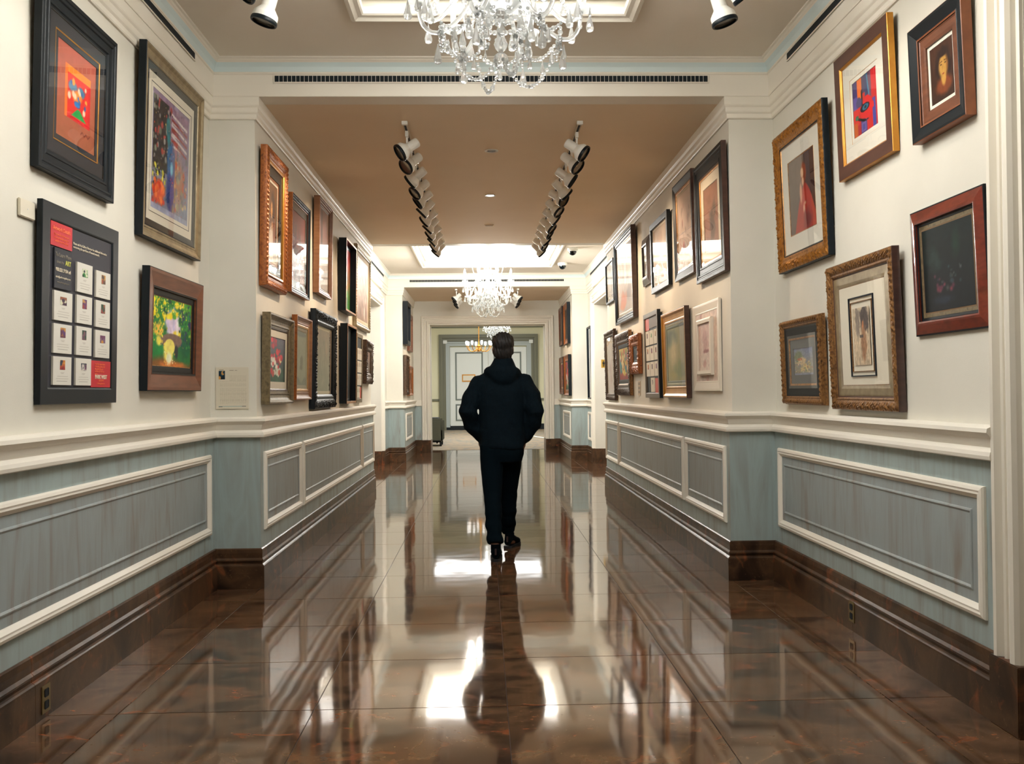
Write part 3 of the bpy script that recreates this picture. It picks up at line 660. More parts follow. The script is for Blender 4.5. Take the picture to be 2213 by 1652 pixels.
def A_grid(n):
    a = Art(*n, 24).grad((206, 204, 190), (200, 196, 182), .2); a.rect(0, 1, .33, .345, (40, 44, 46)); a.rect(0, 1, .66, .675, (60, 60, 60)); a.ell(.4, .82, .2, .08, (170, 170, 160), .5, .6); a.ell(.6, .16, .2, .08, (170, 164, 150), .5, .6); return a
def A_pencil(n):
    a = Art(*n, 25).grad((212, 196, 176), (206, 180, 156), .2); a.ell(.4, .45, .2, .16, (176, 140, 120), .5, .8, a=.7); a.line(.4, .1, .55, .6, .03, (196, 110, 70), .6); a.ell(.5, .25, .2, .1, (180, 130, 100), .5, .8, a=.6); return a.tex(.06)
def A_vivid(n):
    a = Art(*n, 26).grad((190, 170, 80), (150, 60, 50), .5); a.ell(.15, .55, .12, .4, (40, 130, 140), .4, .5); a.speck(60, .15, .95, .15, .9, [(214, 190, 80), (200, 90, 60), (120, 130, 60), (230, 210, 150), (190, 60, 60), (60, 120, 120)], .03, .08, .4, 1.8); return a.tex(.1)
def A_amber(n):
    a = Art(*n, 27).grad((150, 140, 100), (160, 140, 60), .3); a.ell(.2, .8, .5, .2, (40, 64, 70), .5, .4); a.ell(.35, .55, .3, .4, (214, 190, 140), .7, .4); a.ell(.7, .2, .4, .2, (110, 120, 50), .6, .8); a.ell(.3, .1, .3, .1, (170, 150, 50), .6, .8); return a.tex(.08)
def A_map(n):
    a = Art(*n, 28).grad((206, 182, 166), (210, 188, 172), .4, 12); a.speck(30, 0, 1, 0, 1, [(190, 150, 136), (214, 200, 186), (180, 140, 128)], .03, .09, .7, 1.4); return a.tex(.12, 24)
def A_map2(n):
    a = Art(*n, 29).grad((196, 164, 152), (214, 198, 184), .3, 12); a.ell(.55, .62, .26, .26, (184, 146, 136), .4, .7); a.ell(.6, .4, .3, .05, (150, 100, 96), .5, .9); a.ell(.5, .15, .16, .1, (190, 150, 140), .5, .7); return a.tex(.1, 20)
def A_card(n, seed, third=False):
    a = Art(*n, seed); a.c[:] = a.col((222, 218, 206)); r = np.random.default_rng(seed)
    for k, (yy, ww) in enumerate(((.44, .12), (.41, .08), (.30, .3), (.22, .34), (.13, .28), (.11, .2))): a.rect(.5-ww+r.uniform(-.02, .02), .5+ww, yy-.006, yy+.006, (178, 170, 156) if k != 4 else (150, 140, 128), .85)
    return a
def A_thumb(n, seed, cols):
    a = Art(*n, seed).grad(cols[0], cols[1], .8, 5); a.speck(9, .1, .9, .1, .9, cols, .12, .3, .4); return a
def A_info(n):
    a = Art(*n, 33); a.c[:] = a.col((214, 206, 186))
    r = np.random.default_rng(4); y = .80
    while y > .12:
        x0 = .12 if y < .66 else .42
        if r.random() > .1:
            for k in range(14):
                xa = x0+(.95-x0)*k/14; a.rect(xa, xa+(.95-x0)/14*r.uniform(.5, .95), y-.004, y+.004, (182, 172, 152), .8)
        y -= .028
    a.rect(.42, .55, .925, .937, (150, 140, 124)); a.rect(.58, .66, .925, .937, (160, 150, 134)); a.rect(.1, .24, .935, .948, (150, 140, 110))
    a.rect(.08, .92, .045, .06, (150, 176, 176)); a.rect(.08, .2, .04, .052, (70, 80, 84)); a.rect(.8, .93, .045, .057, (80, 90, 92)); return a

# ------------------------------------------------------------------ picture frames
GOLD = noisy('gilt', [(.3, (124, 78, 36)), (.55, (186, 126, 54)), (.75, (92, 56, 28))], nscale=30, rough=.36, metal=.55)
GOLDB = noisy('bright_gilt', [(.3, (180, 116, 34)), (.7, (204, 146, 56))], nscale=12, rough=.3, metal=.5)
OLDG = noisy('antique_gilt', [(.3, (92, 60, 34)), (.55, (150, 108, 62)), (.72, (70, 46, 30))], nscale=45, rough=.42, metal=.45)
ORNG = noisy('orange_gilt', [(.3, (120, 62, 28)), (.55, (164, 96, 44)), (.75, (92, 48, 24))], nscale=40, rough=.4, metal=.35)
DKG = noisy('dark_gilt', [(.3, (44, 32, 26)), (.6, (88, 66, 46)), (.75, (40, 30, 26))], nscale=45, rough=.45, metal=.35)
SILG = noisy('silver_gilt', [(.3, (128, 112, 86)), (.7, (160, 144, 112))], nscale=20, rough=.38, metal=.45)
GRNG = noisy('green_gilt', [(.3, (92, 82, 60)), (.6, (128, 112, 82)), (.8, (60, 56, 46))], nscale=40, rough=.5, metal=.25)
WOODB = noisy('brown_wood', [(.3, (96, 56, 38)), (.7, (126, 76, 52))], scale=(1, 1, 6), nscale=6, rough=.4)
WOODR = noisy('red_wood', [(.3, (92, 34, 24)), (.55, (122, 50, 34)), (.75, (100, 38, 27))], scale=(2, 2, 5), nscale=6, rough=.3, coat=.4)
WOODD = noisy('dark_wood', [(.3, (54, 34, 30)), (.7, (76, 50, 42))], scale=(1, 1, 5), nscale=6, rough=.35, coat=.3)
WOODL = noisy('light_wood', [(.3, (134, 92, 62)), (.7, (156, 112, 78))], scale=(1, 1, 6), nscale=6, rough=.4)
WOODO = noisy('amber_wood', [(.3, (120, 66, 36)), (.7, (140, 80, 44))], nscale=14, rough=.45)
WOODM = noisy('plum_wood', [(.3, (74, 46, 38)), (.7, (92, 60, 48))], scale=(1, 1, 5), nscale=5, rough=.4)
BLK = mat('frame_black', (5, 17, 24), .45, spec=.3); CREAM = mat('mat_cream', (222, 214, 194), .8); WHT = mat('mat_white', (226, 222, 208), .8)
GREYM = mat('mat_grey', (86, 90, 92), .8); DARKM = mat('mat_dark', (30, 35, 42), .8); WFR = mat('frame_white', (224, 214, 196), .45); LINEN = mat('liner_linen', (206, 190, 164), .8)
BACKP = mat('backing_paper', (120, 96, 70), .9)
def prof(kind, fw, t):
    P = {'flat': [(0, 0), (0, .92), (.04, 1), (.86, 1), (.93, .94), (1, .8), (1, .2)],
         'slope': [(0, 0), (0, .95), (.05, 1), (.2, 1), (.85, .7), (.9, .74), (1, .7), (1, .1)],
         'reverse': [(0, 0), (0, .45), (.1, .5), (.7, .95), (.85, 1), (.95, .95), (1, .8), (1, .2)],
         'scoop': [(0, 0), (0, .93), (.05, 1), (.16, 1), (.22, .9), (.32, .72), (.5, .6), (.7, .55), (.76, .62), (.86, .62), (.9, .52), (1, .5), (1, .1)],
         'step': [(0, 0), (0, .92), (.03, 1), (.2, 1), (.24, .88), (.3, .86), (.34, .92), (.42, .92), (.46, .74), (.72, .7), (.76, .78), (.84, .78), (.88, .6), (1, .58), (1, .1)],
         'box': [(0, 0), (0, .98), (.08, 1), (.9, 1), (1, .98), (1, .12)],
         'ornate': [(0, 0), (0, .78), (.03, .86), (.10, .9), (.17, .95), (.24, .97), (.31, .98), (.38, .96), (.45, .92), (.52, .86), (.59, .82), (.64, .72), (.70, .68), (.76, .74), (.84, .74), (.9, .6), (1, .55), (1, .1)]}[kind]
    return [(a*fw, b*t) for a, b in P]
CN = rng.random((512, 12))
def carving(style, t, fw):
    amp = t*(.22 if style else 0)
    def f(i, u, full, ins):
        if i < 2 or i > 10: return 0
        x = u/full; n = max(6, round(full/.045)); p = x*n*math.pi; e = math.sin(math.pi*(i-1.5)/9.5)
        g = CN[int(u/.006) % 512, i]
        if style == 'scroll': return amp*e*(.5*math.sin(p+i*.9)*math.cos(p*.37-i*.8)+.3*math.sin(2.6*p-i*1.7)+.9*(g-.5))
        if style == 'leaf': return amp*e*(.45*math.sin(p*1.3+i*.9)*math.cos(p*.43+i*.5)+.3*math.sin(2.9*p-i*1.2)+.6*(g-.5))
        if style == 'bead': return amp*.4*(math.sin(p*2.6) if i in (4, 5, 7, 8) else 0)+amp*.25*(g-.5)
        return 0
    return f
def framed(id, s, U, t, lean, y0, y1, zb, zt, fr, layers, art, label, glass=False, n=(40, 50), aw=None, cat='picture', grp=None, name='framed_picture', backing=0):
    """fr = (profile kind, width, material, carving); layers = [(name, width, height ratio, material)], then the artwork"""
    w, h = y1-y0, zt-zb
    loc, rot = place_on_wall(s, U-.003, y0, y1, zb, lean); e = empty(name, loc, rot); tag(e, label, cat, grp)
    kind, fw, fm, cv = fr
    mats = fm if isinstance(fm, list) else [fm]
    pr = prof(kind, fw, t)
    if cv: seg = int(max(40, min(200, max(w, h)/.006)))
    else: seg = 1
    mids = None
    if len(mats) > 1: mids = [0]*(len(pr)-1); mids[0] = 1; mids[1] = 1; mids[-2] = 1
    if mids and kind == 'box': mids[1] = 0; mids[-2] = 0; mids[-1] = 1
    r = ring(w, h, pr, seg, carving(cv, t, fw) if cv else None, mids=mids)
    fo = fix_normals(r.build('frame', mats, e)); fo.data.polygons.foreach_set('use_smooth', [bool(cv)]*len(fo.data.polygons))
    if backing:
        b = ring(w+.01, h+.01, [(0, 0), (0, t*.4), (.03, t*.4), (.03, 0)], z0=-.005); fix_normals(b.build('backing_frame', BLK if backing == 1 else OLDG, e))
    MB().box(-w/2+fw*.5, w/2-fw*.5, -.010, -.004, fw*.5, h-fw*.5).build('backing', BACKP, e)
    ins = fw; hh = t*.5
    for (nm, lw, hr, lm) in layers:
        hh = t*hr
        if nm in ('liner', 'fillet', 'inner_frame'):
            r = ring(w-2*ins+.004, h-2*ins+.004, [(0, .002), (0, hh*.95), (lw*.15, hh), (lw*.75, hh*.96), (lw+.002, hh*.85), (lw+.002, .004)], z0=ins-.002)
        else:
            r = ring(w-2*ins+.006, h-2*ins+.006, [(0, .003), (0, hh), (lw+.003, hh), (lw+.003, hh-.0025)], z0=ins-.003)
        fix_normals(r.build(nm, lm, e)); ins += lw
    zz = -max(.011, hh-.004)
    if aw is None: a_w, a_h, cx, az = w-2*ins, h-2*ins, 0, ins
    else: a_w, a_h, cx, az = aw
    if art is not None: art_obj('artwork', art(n), a_w+.004, a_h+.004, zz, az-.002, e, cx)
    if glass:
        gy = -max(hh+.006, t*.55) if glass is True else -t*glass
        MB().box(-w/2+fw*.96, w/2-fw*.96, gy-.001, gy, fw*.96, h-fw*.96).build('glass', GLASSP, e)
    return e, (w, h, ins, zz)
T = {
'L1': (-1, U1, 0.035, 0.03, 3.815, 4.578, 2.246, 3.036), 'L2': (-1, U1, 0.024, 0.02, 3.835, 4.623, 1.268, 2.116), 'L3': (-1, U1, 0.042, 0.03, 4.938, 5.945, 2.157, 3.198),
'L4': (-1, U1, 0.042, 0.03, 4.990, 5.940, 1.327, 2.001), 'B1': (-1, U2, 0.055, 0.02, 6.360, 7.018, 2.051, 3.021), 'B2': (-1, U2, 0.04, 0.02, 7.250, 7.999, 2.106, 2.887),
'B3': (-1, U2, 0.055, 0.02, 8.364, 9.077, 2.220, 3.099), 'B4': (-1, U2, 0.085, 0.02, 9.789, 10.568, 2.185, 2.956), 'B5': (-1, U2, 0.045, 0.02, 10.886, 12.214, 2.095, 3.073),
'B6': (-1, U2, 0.058, 0.02, 6.398, 7.203, 1.232, 1.872), 'B7': (-1, U2, 0.045, 0.02, 7.373, 8.024, 1.255, 1.936), 'B8': (-1, U2, 0.058, 0.02, 8.140, 9.287, 1.167, 2.056),
'B9': (-1, U2, 0.08, 0.02, 9.829, 10.540, 1.195, 2.052), 'B10': (-1, U2, 0.03, 0.02, 10.944, 11.441, 1.191, 2.019), 'B11': (-1, U2, 0.06, 0.02, 11.684, 12.367, 1.424, 1.984),
'R1': (1, U1, 0.045, 0.035, 5.192, 6.079, 2.065, 2.966), 'R2': (1, U1, 0.033, 0.035, 4.362, 5.037, 2.442, 3.112), 'R3': (1, U1, 0.045, 0.035, 3.672, 4.139, 2.408, 2.924),
'R4': (1, U1, 0.026, 0.04, 3.570, 4.197, 1.536, 2.104), 'R5': (1, U1, 0.045, 0.035, 4.326, 5.169, 1.185, 1.981), 'R6': (1, U1, 0.045, 0.03, 5.326, 6.031, 1.207, 1.739),
'S1': (1, U2, 0.036, 0.02, 6.285, 7.132, 2.122, 3.022), 'S2': (1, U2, 0.032, 0.02, 7.245, 7.958, 2.237, 3.062), 'S3': (1, U2, 0.035, 0.02, 8.216, 9.066, 2.250, 2.929),
'S4': (1, U2, 0.038, 0.02, 9.212, 9.622, 2.385, 2.871), 'S5': (1, U2, 0.055, 0.02, 10.059, 11.420, 2.110, 3.129), 'S6': (1, U2, 0.035, 0.02, 11.710, 12.425, 2.459, 3.005),
'S7': (1, U2, 0.04, 0.02, 11.655, 12.550, 1.177, 2.094), 'S8': (1, U2, 0.045, 0.02, 10.435, 11.509, 1.245, 1.997), 'S9': (1, U2, 0.045, 0.02, 9.824, 10.419, 1.483, 1.920),
'S11': (1, U2, 0.034, 0.02, 8.711, 9.468, 1.228, 2.076), 'S12': (1, U2, 0.042, 0.02, 7.496, 8.495, 1.235, 1.996), 'S13': (1, U2, 0.018, 0.005, 6.530, 7.343, 1.292, 1.961),
'C1': (1, U1, .04, .01, 16.87, 17.46, 1.149, 2.504), 'D1': (-1, U2, .09, .01, 16.851+.78, 18.40, 2.236, 3.059), 'D2': (-1, U2, .05, .01, 18.60, 19.450, 2.153, 2.910),
'D3': (-1, U2, .07, .01, 17.62, 18.25, 1.260, 2.029), 'D4': (-1, U2, .06, .01, 18.45, 19.334, 1.247, 1.847), 'D5': (1, U2, .05, .01, 19.201, 20.05, 2.276, 3.091),
'D6': (1, U2, .06, .01, 17.95, 18.80, 2.240, 3.054), 'D7': (1, U2, .05, .01, 19.111, 20.048, 1.240, 2.026), 'D8': (1, U2, .06, .01, 17.80, 18.80, 1.216, 2.022)}
NB, NM, NS = (96, 104), (48, 60), (24, 32)
GA = 'pictures on the gallery walls'
def F(id, fr, layers, art, label, **kw): return framed(id, *T[id], fr, layers, art, label, **kw)
F('L1', ('step', .098, BLK, None), [('mat', .060, .45, DARKM), ('fillet', .004, .5, GOLDB), ('mat', .024, .4, DARKM)], A_L1, 'tall black framed print of a red panel, upper left nearest the camera', glass=True, n=NB)
F('L3', ('scoop', .078, [SILG, BLK], None), [('inner_frame', .035, .45, BLK), ('mat', .05, .3, CREAM), ('fillet', .003, .32, DARKM), ('mat', .022, .28, CREAM)], A_L3, 'large silver framed print of a blue figure among flowers, upper left near bay', glass=True, n=(100, 150))
F('L4', ('slope', .105, [WOODB, BLK], None), [('inner_frame', .035, .4, BLK), ('fillet', .004, .3, GOLD)], A_L4, 'brown wood framed painting of an arched bridge in a green garden, lower left near bay', n=(110, 90))
F('B1', ('ornate', .085, [ORNG, ORNG], 'bead'), [('fillet', .02, .8, GOLDB), ('inner_frame', .07, .55, BLK), ('liner', .02, .35, ORNG), ('mat', .015, .3, CREAM)], A_portrait, 'tall orange gilt framed portrait, first on the upper left row past the pier', glass=True, n=NM)
F('B2', ('step', .05, [BLK, ORNG], None), [('mat', .06, .4, BLK)], A_redscene, 'gilt sided black frame with a dark red scene, second on the upper left row', glass=True, n=NM)
F('B3', ('step', .055, WOODL, None), [('liner', .012, .5, BLK)], A_red2, 'tall brown framed picture with pale stepped mouldings, third on the upper left row', glass=.6, n=NM)
F('B4', ('box', .02, [GOLD, BLK], None), [('liner', .035, .25, BLK)], A_colour, 'deep black shadow box with gilt lip and a colourful print, upper left row', n=NM)
F('B5', ('ornate', .07, SILG, 'bead'), [('liner', .045, .5, LINEN)], A_pale_land, 'large gilt framed pale landscape, last on the upper left row', n=NM)
F('B6', ('scoop', .09, [GRNG, GRNG], None), [('inner_frame', .02, .5, DKG), ('mat', .05, .4, CREAM)], A_flowers, 'green gilt framed painting of red and white flowers, first on the lower left row', n=NM)
F('B7', ('scoop', .07, [WOODL, ORNG], None), [('fillet', .02, .6, GOLDB), ('liner', .03, .4, WOODB)], A_greyland, 'narrow brown and gilt framed grey seascape beside the red flowers, lower left row', glass=True, n=NM)
F('B8', ('ornate', .13, BLK, 'leaf'), [('liner', .03, .35, LINEN)], A_brown, 'large black carved frame with a muted brown landscape, lower left row', glass=.4, n=NM)
F('B9', ('box', .025, [GOLD, BLK], None), [('liner', .03, .3, BLK)], A_night, 'deep black shadow box with gilt lip around a very dark picture, lower left row', n=NS)
F('B11', ('ornate', .14, DKG, 'leaf'), [], A_brown, 'small dark carved frame at the far end of the lower left row', n=NS)
F('R1', ('ornate', .105, [GOLD, BLK], 'scroll'), [('mat', .11, .4, WHT), ('fillet', .004, .42, GOLD)], A_lady, 'ornate carved gilt frame with a red dressed woman on a white mat, right near bay', glass=True, n=(70, 100))
F('R2', ('flat', .075, [WOODM, GOLDB], None), [('fillet', .004, .8, GOLDB), ('mat', .085, .5, WHT), ('fillet', .003, .5, GOLDB), ('mat', .022, .45, WHT)], A_cubist, 'plum and gilt framed cubist picture of red, orange and blue, upper right near bay', glass=True, n=(90, 100))
F('R3', ('slope', .068, [BLK, WOODO], None), [('fillet', .008, .6, WOODB), ('liner', .042, .55, WOODB), ('mat', .017, .3, WHT)], A_face, 'black framed portrait of a face with gilt sides, top right beside the door casing', n=(60, 84))
F('R4', ('reverse', .066, [WOODR, BLK], None), [('inner_frame', .012, .5, BLK), ('liner', .025, .4, GRNG)], A_dark, 'red wood framed very dark still life, right near bay beside the door casing', n=(80, 80), backing=0)
F('R5', ('ornate', .075, [OLDG, WOODD], 'leaf'), [('liner', .055, .55, SILG), ('liner', .02, .45, OLDG), ('mat', .155, .3, CREAM)], None, 'large antique gilt frame, small sepia picture on wide cream mat, lower right near bay', glass=.5)
def r5():
    s, U, t, lean, y0, y1, zb, zt = T['R5']; e = [o for o in COL.objects if o.get('label', '').startswith('large antique gilt frame, small')][0]
    w, h = y1-y0, zt-zb
    MB().box(-.3, .3, -.02, -.012, .12, h-.12).build('mat_board', CREAM, e)
    art_obj('artwork', A_small((50, 80)), .21, .30, -.026, h*.5-.16, e, .0)
    r = ring(.31, .42, [(0, .0), (0, .028), (.006, .028), (.006, .0)], z0=h*.5-.22); fix_normals(r.build('border_line', DARKM, e))
    r = ring(.27, .37, [(0, .0), (0, .0265), (.004, .0265), (.004, .0)], z0=h*.5-.195); fix_normals(r.build('border_line', OLDG, e))
r5()
F('R6', ('ornate', .05, [OLDG, OLDG], 'bead'), [('inner_frame', .065, .6, BLK), ('fillet', .012, .5, GOLD), ('mat', .055, .35, GREYM)], A_village, 'small ornate framed village watercolour on a grey mat, lowest in the right near bay', glass=True, n=NM, backing=2)
F('S1', ('step', .13, [BLK, WOODD], None), [('fillet', .010, .6, GOLDB), ('mat', .075, .4, CREAM), ('fillet', .004, .42, SILG)], A_figure, 'tall dark stepped frame with a brown figure study, first on the upper right row', glass=.55, n=NM)
F('S2', ('slope', .07, [BLK, WOODD], None), [('fillet', .025, .6, GOLD), ('mat', .02, .4, LINEN)], A_sketch, 'tall dark framed sketch with a gilt inner edge, second on the upper right row', glass=.6, n=NM)
F('S3', ('flat', .06, BLK, None), [('mat', .02, .4, WHT)], A_sketch2, 'black framed pale drawing, third on the upper right row', glass=.7, n=NM)
F('S4', ('reverse', .09, WOODD, None), [('mat', .03, .4, LINEN)], A_sketch2, 'small dark brown frame between two larger ones on the upper right row', glass=.6, n=NS)
F('S5', ('step', .085, [BLK, WOODD], None), [('liner', .04, .5, SILG)], A_abstract, 'large dark frame with a pale and orange abstract, upper right row', glass=.55, n=NM)
F('S6', ('flat', .03, BLK, None), [], A_grid, 'thin black framed pale sheet, farthest on the upper right row', glass=.7, n=NS)
F('S7', ('ornate', .09, DKG, 'leaf'), [('liner', .02, .4, LINEN)], A_pencil, 'dark carved frame with a pale pencil figure, farthest on the lower right row', glass=.5, n=NM)
F('S8', ('ornate', .14, [DKG, OLDG], 'leaf'), [('inner_frame', .05, .5, BLK)], A_vivid, 'carved brown frame with a vivid yellow and red painting, lower right row', n=NM)
F('S9', ('ornate', .13, ORNG, 'scroll'), [('inner_frame', .02, .4, BLK)], A_night, 'small orange gilt carved frame, lower right row', n=NS)
F('S12', ('scoop', .11, [GOLDB, WOODD], None), [('fillet', .02, .5, SILG), ('liner', .02, .45, BLK)], A_amber, 'gilt framed amber landscape with dark sides, lower right row', glass=True, n=NM)
e13, (w_, h_, i_, z_) = F('S13', ('slope', .075, WFR, None), [], A_map, 'white framed pinkish map, first on the lower right row past the pier', n=NM)
r = ring(.45, .43, [(0, 0), (0, .032), (.012, .037), (.035, .035), (.035, .010)], z0=.12); o = fix_normals(r.build('inner_frame', WFR, e13)); 
art_obj('artwork', A_map2(NM), .385, .365, -.024, .153, e13, 0)
F('C1', ('box', .03, BLK, None), [], None, 'tall thin black framed mirror on the right wall of the far bay', name='wall_mirror', cat='mirror')
for o in COL.objects:
    if o.get('category') == 'mirror':
        MB().box(-.27, .27, -.02, -.012, .02, 1.335).build('mirror_glass', mat('mirror_silver', (196, 206, 226), .06, 1.0), o)
F('D1', ('box', .08, BLK, None), [], A_night, 'dark deep framed picture, upper left of the far passage', n=NS)
F('D2', ('step', .11, WOODB, None), [('liner', .05, .4, LINEN)], A_greyland, 'brown framed picture, upper left nearest the lounge', n=NS)
F('D3', ('ornate', .12, DKG, 'leaf'), [], A_brown, 'dark carved frame, lower left of the far passage', n=NS)
F('D4', ('scoop', .14, ORNG, None), [], A_portrait, 'orange gilt framed picture, lower left nearest the lounge', n=NS)
F('D5', ('scoop', .12, [WOODB, BLK], None), [], A_brown, 'brown gilt framed picture, upper right nearest the lounge', n=NS)
F('D6', ('scoop', .12, [ORNG, BLK], None), [], A_night, 'orange gilt framed picture, upper right of the far passage', n=NS)
F('D7', ('scoop', .12, [WOODB, BLK], None), [('liner', .03, .4, LINEN)], A_redscene, 'brown gilt framed picture, lower right nearest the lounge', n=NS)
F('D8', ('scoop', .13, [ORNG, BLK], None), [], A_flowers, 'orange gilt framed picture, lower right of the far passage', n=NS)
# sliver of a frame at the left edge of the view
framed('L0', -1, U1, .04, .02, 2.55, 3.335, 1.25, 1.98, ('flat', .05, WOODD, None), [('mat', .08, .5, CREAM)], A_pale_land, 'dark frame mostly cut off by the left edge of the photograph', n=NS)

# ---- boards of small cards
def text_obj(name, body, size, x, z, y, m, parent, ext=.0006, align='CENTER', bold=0):
    cu = bpy.data.curves.new(name, 'FONT'); cu.body = body; cu.size = size; cu.align_x = align; cu.extrude = ext; cu.offset = bold
    t = bpy.data.objects.new(name, cu); COL.objects.link(t); bpy.context.view_layer.update()
    me = bpy.data.meshes.new_from_object(t.evaluated_get(bpy.context.evaluated_depsgraph_get())); bpy.data.objects.remove(t)
    me.name = name; me.materials.clear(); me.materials.append(m)
    o = bpy.data.objects.new(name, me); COL.objects.link(o); o.parent = parent; o.location = (x, y, z); o.rotation_euler = (math.pi/2, 0, 0); return o
RED = mat('board_red', (196, 24, 40), .5); ORT = mat('print_orange', (240, 120, 80), .6); CRT = mat('print_cream', (226, 214, 190), .6); YET = mat('print_yellow', (206, 206, 90), .6)
GRT = mat('print_grey', (140, 132, 118), .6); BRD = mat('board_charcoal', (52, 52, 60), .6); BRD2 = mat('board_dark', (44, 46, 54), .6)
def board(id, label, fm, cols, rows, near):
    s, U, t, lean, y0, y1, zb, zt = T[id]; w, h = y1-y0, zt-zb
    loc, rot = place_on_wall(s, U-.003, y0, y1, zb, lean); e = empty('notice_board', loc, rot); tag(e, label, 'notice board')
    fw = .075 if near else .05
    fl_ = isinstance(fm, list); fix_normals(ring(w, h, prof('flat', fw, t), mids=[1, 0, 0, 0, 0, 0] if fl_ else None).build('frame', fm, e))
    MB().box(-w/2+fw*.6, w/2-fw*.6, -.018, -.004, fw*.6, h-fw*.6).build('backing', BRD if near else BLK, e)
    iw, ih = w-2*fw, h-2*fw; yb = -.019
    return e, w, h, fw, iw, ih, yb
TC = [[(150, 90, 60), (60, 40, 60)], [(200, 140, 60), (90, 40, 70)], [(214, 150, 50), (150, 40, 40)], [(220, 220, 190), (40, 120, 50)], [(90, 50, 110), (150, 60, 60)], [(50, 60, 80), (120, 80, 90)], [(30, 40, 50), (210, 200, 190)], [(200, 150, 80), (90, 70, 60)], [(40, 70, 50), (160, 60, 60)], [(110, 60, 90), (120, 90, 120)], [(150, 70, 60), (70, 50, 80)]]
e, w, h, fw, iw, ih, yb = board('L2', 'black framed notice board with white picture cards and red corners, lower left near bay', BLK, 3, 4, True)
X0 = -w/2+fw
# columns and rows measured in fractions of the inner field
cx_ = [(.045, .315), (.385, .635), (.70, .955)]; rws = [(.775, .555), (.53, .305), (.28, .06)]
MB().box(X0, X0+iw*.315, yb-.004, yb, fw+ih*.855, fw+ih).build('header_panel', RED, e)
text_obj('heading_text', 'Artwork Details', .0245, X0+iw*.155, fw+ih*.952, yb-.0045, ORT, e, bold=.0006)
for k, ln in enumerate(('These works of art are part', 'of the art auction program', 'available from the gallery.')):
    text_obj('small_text', ln, .0125, X0+iw*.155, fw+ih*(.922-.02*k), yb-.0045, ORT, e)
text_obj('small_text', 'Please ask the Gallery Director for additional information\nconcerning the purchase of framed artwork.', .0155, X0+iw*.345, fw+ih*.905, yb-.0005, CRT, e, align='LEFT')
pn = MB().bbox(X0+iw*.045, X0+iw*.30, yb-.008, yb, fw+ih*.60, fw+ih*.845, .001).build('side_panel', BRD2, e)
px = X0+iw*.1725
text_obj('small_text', 'To Learn More', .024, px, fw+ih*.795, yb-.0085, GRT, e)
text_obj('small_text', 'about the', .017, px-.03, fw+ih*.755, yb-.0085, GRT, e); text_obj('small_text', 'ART', .028, px+.045, fw+ih*.753, yb-.0085, YET, e, bold=.0008)
text_obj('small_text', '800.521.9654 x4', .021, px, fw+ih*.705, yb-.0085, CRT, e, bold=.0006)
text_obj('small_text', 'sales@parkwestgallery.com', .0125, px, fw+ih*.665, yb-.0085, CRT, e); text_obj('small_text', 'www.parkwestgallery.com', .0105, px, fw+ih*.635, yb-.0085, GRT, e)
k = 0
cards = [(0, .565, .345), (0, .325, .105-.005), (0, .085-.005, -.13)]
H = lambda f: fw+ih*f
grid = [(1, .83, .635), (2, .80, .60)]
lay = {0: [(.585, .40), (.385, .20), (.185, .005)], 1: [(.80, .605), (.59, .405), (.39, .20), (.185, .005)], 2: [(.785, .60), (.585, .40), (.385, .195)]}
for c in (0, 1, 2):
    for (za, zb_) in lay[c]:
        x0, x1 = X0+iw*cx_[c][0], X0+iw*cx_[c][1]; z0, z1 = H(zb_)+.004, H(za)
        cd = MB().box(x0, x1, yb-.008, yb, z0, z1).build('card', WHT, e)
        art_obj('card_print', A_card((30, 60), 40+k), x1-x0, z1-z0, yb-.0085, z0, e, (x0+x1)/2)
        tw = (x1-x0)*(.28 if k % 3 else .36); th_ = (z1-z0)*(.34 if k % 3 else .28)
        art_obj('thumbnail', A_thumb((14, 20), 60+k, TC[k % 11]+[TC[(k+3) % 11][0]]), tw, th_, yb-.0092, z0+(z1-z0)*.54, e, (x0+x1)/2); k += 1
MB().box(X0+iw*.655, X0+iw, yb-.003, yb, H(.0), H(.178)).build('corner_panel', RED, e)
rx = X0+iw*.83
for i in range(5): text_obj('small_text', ('For information about', 'the artists, please visit', 'the gallery located', 'on the main floor or', 'call us')[i], .0125, X0+iw*.72, H(.150-.0165*i), yb-.0035, ORT, e, align='LEFT')
text_obj('logo_text', 'PARK WEST', .0255, rx, H(.058), yb-.0035, CRT, e, bold=.0008); text_obj('small_text', 'GALLERY', .014, rx, H(.038), yb-.0035, ORT, e); text_obj('small_text', 'parkwestgallery.com', .0105, rx, H(.020), yb-.0035, ORT, e)

def far_board(id, label, fm, red_top, cols=3):
    e, w, h, fw, iw, ih, yb = board(id, label, fm, 3, 4, False); X0 = -w/2+fw; k = 0
    cw = iw/cols
    if red_top: MB().box(X0, X0+cw*.95, yb-.003, yb, fw+ih*.84, fw+ih).build('header_panel', mat('board_coral', (206, 90, 76), .5), e); MB().box(X0+cw*.95, X0+iw, yb-.003, yb, fw+ih*.86, fw+ih).build('header_panel', mat('board_grey', (120, 110, 100), .6), e)
    for c in range(cols):
        for r_ in range(4):
            if r_ == 3 and c == cols-1: MB().box(X0+cw*c+.01, X0+cw*(c+1), yb-.003, yb, fw, fw+ih*.19).build('corner_panel', mat('board_coral', (206, 90, 76), .5), e); continue
            if r_ == 3 and c == 0 and red_top: continue
            z1 = fw+ih*(.83-.21*r_); z0 = z1-ih*.19; x0, x1 = X0+cw*c+.012, X0+cw*(c+1)-.008
            MB().box(x0, x1, yb-.006, yb, z0, z1).build('card', WHT, e)
            art_obj('thumbnail', A_thumb((6, 8), 90+k, TC[k % 11]), (x1-x0)*.26, (z1-z0)*.34, yb-.0068, z0+(z1-z0)*.5, e, (x0+x1)/2); k += 1
far_board('B10', 'notice board of white cards partly behind the deep black box, lower left row', GRNG, False)
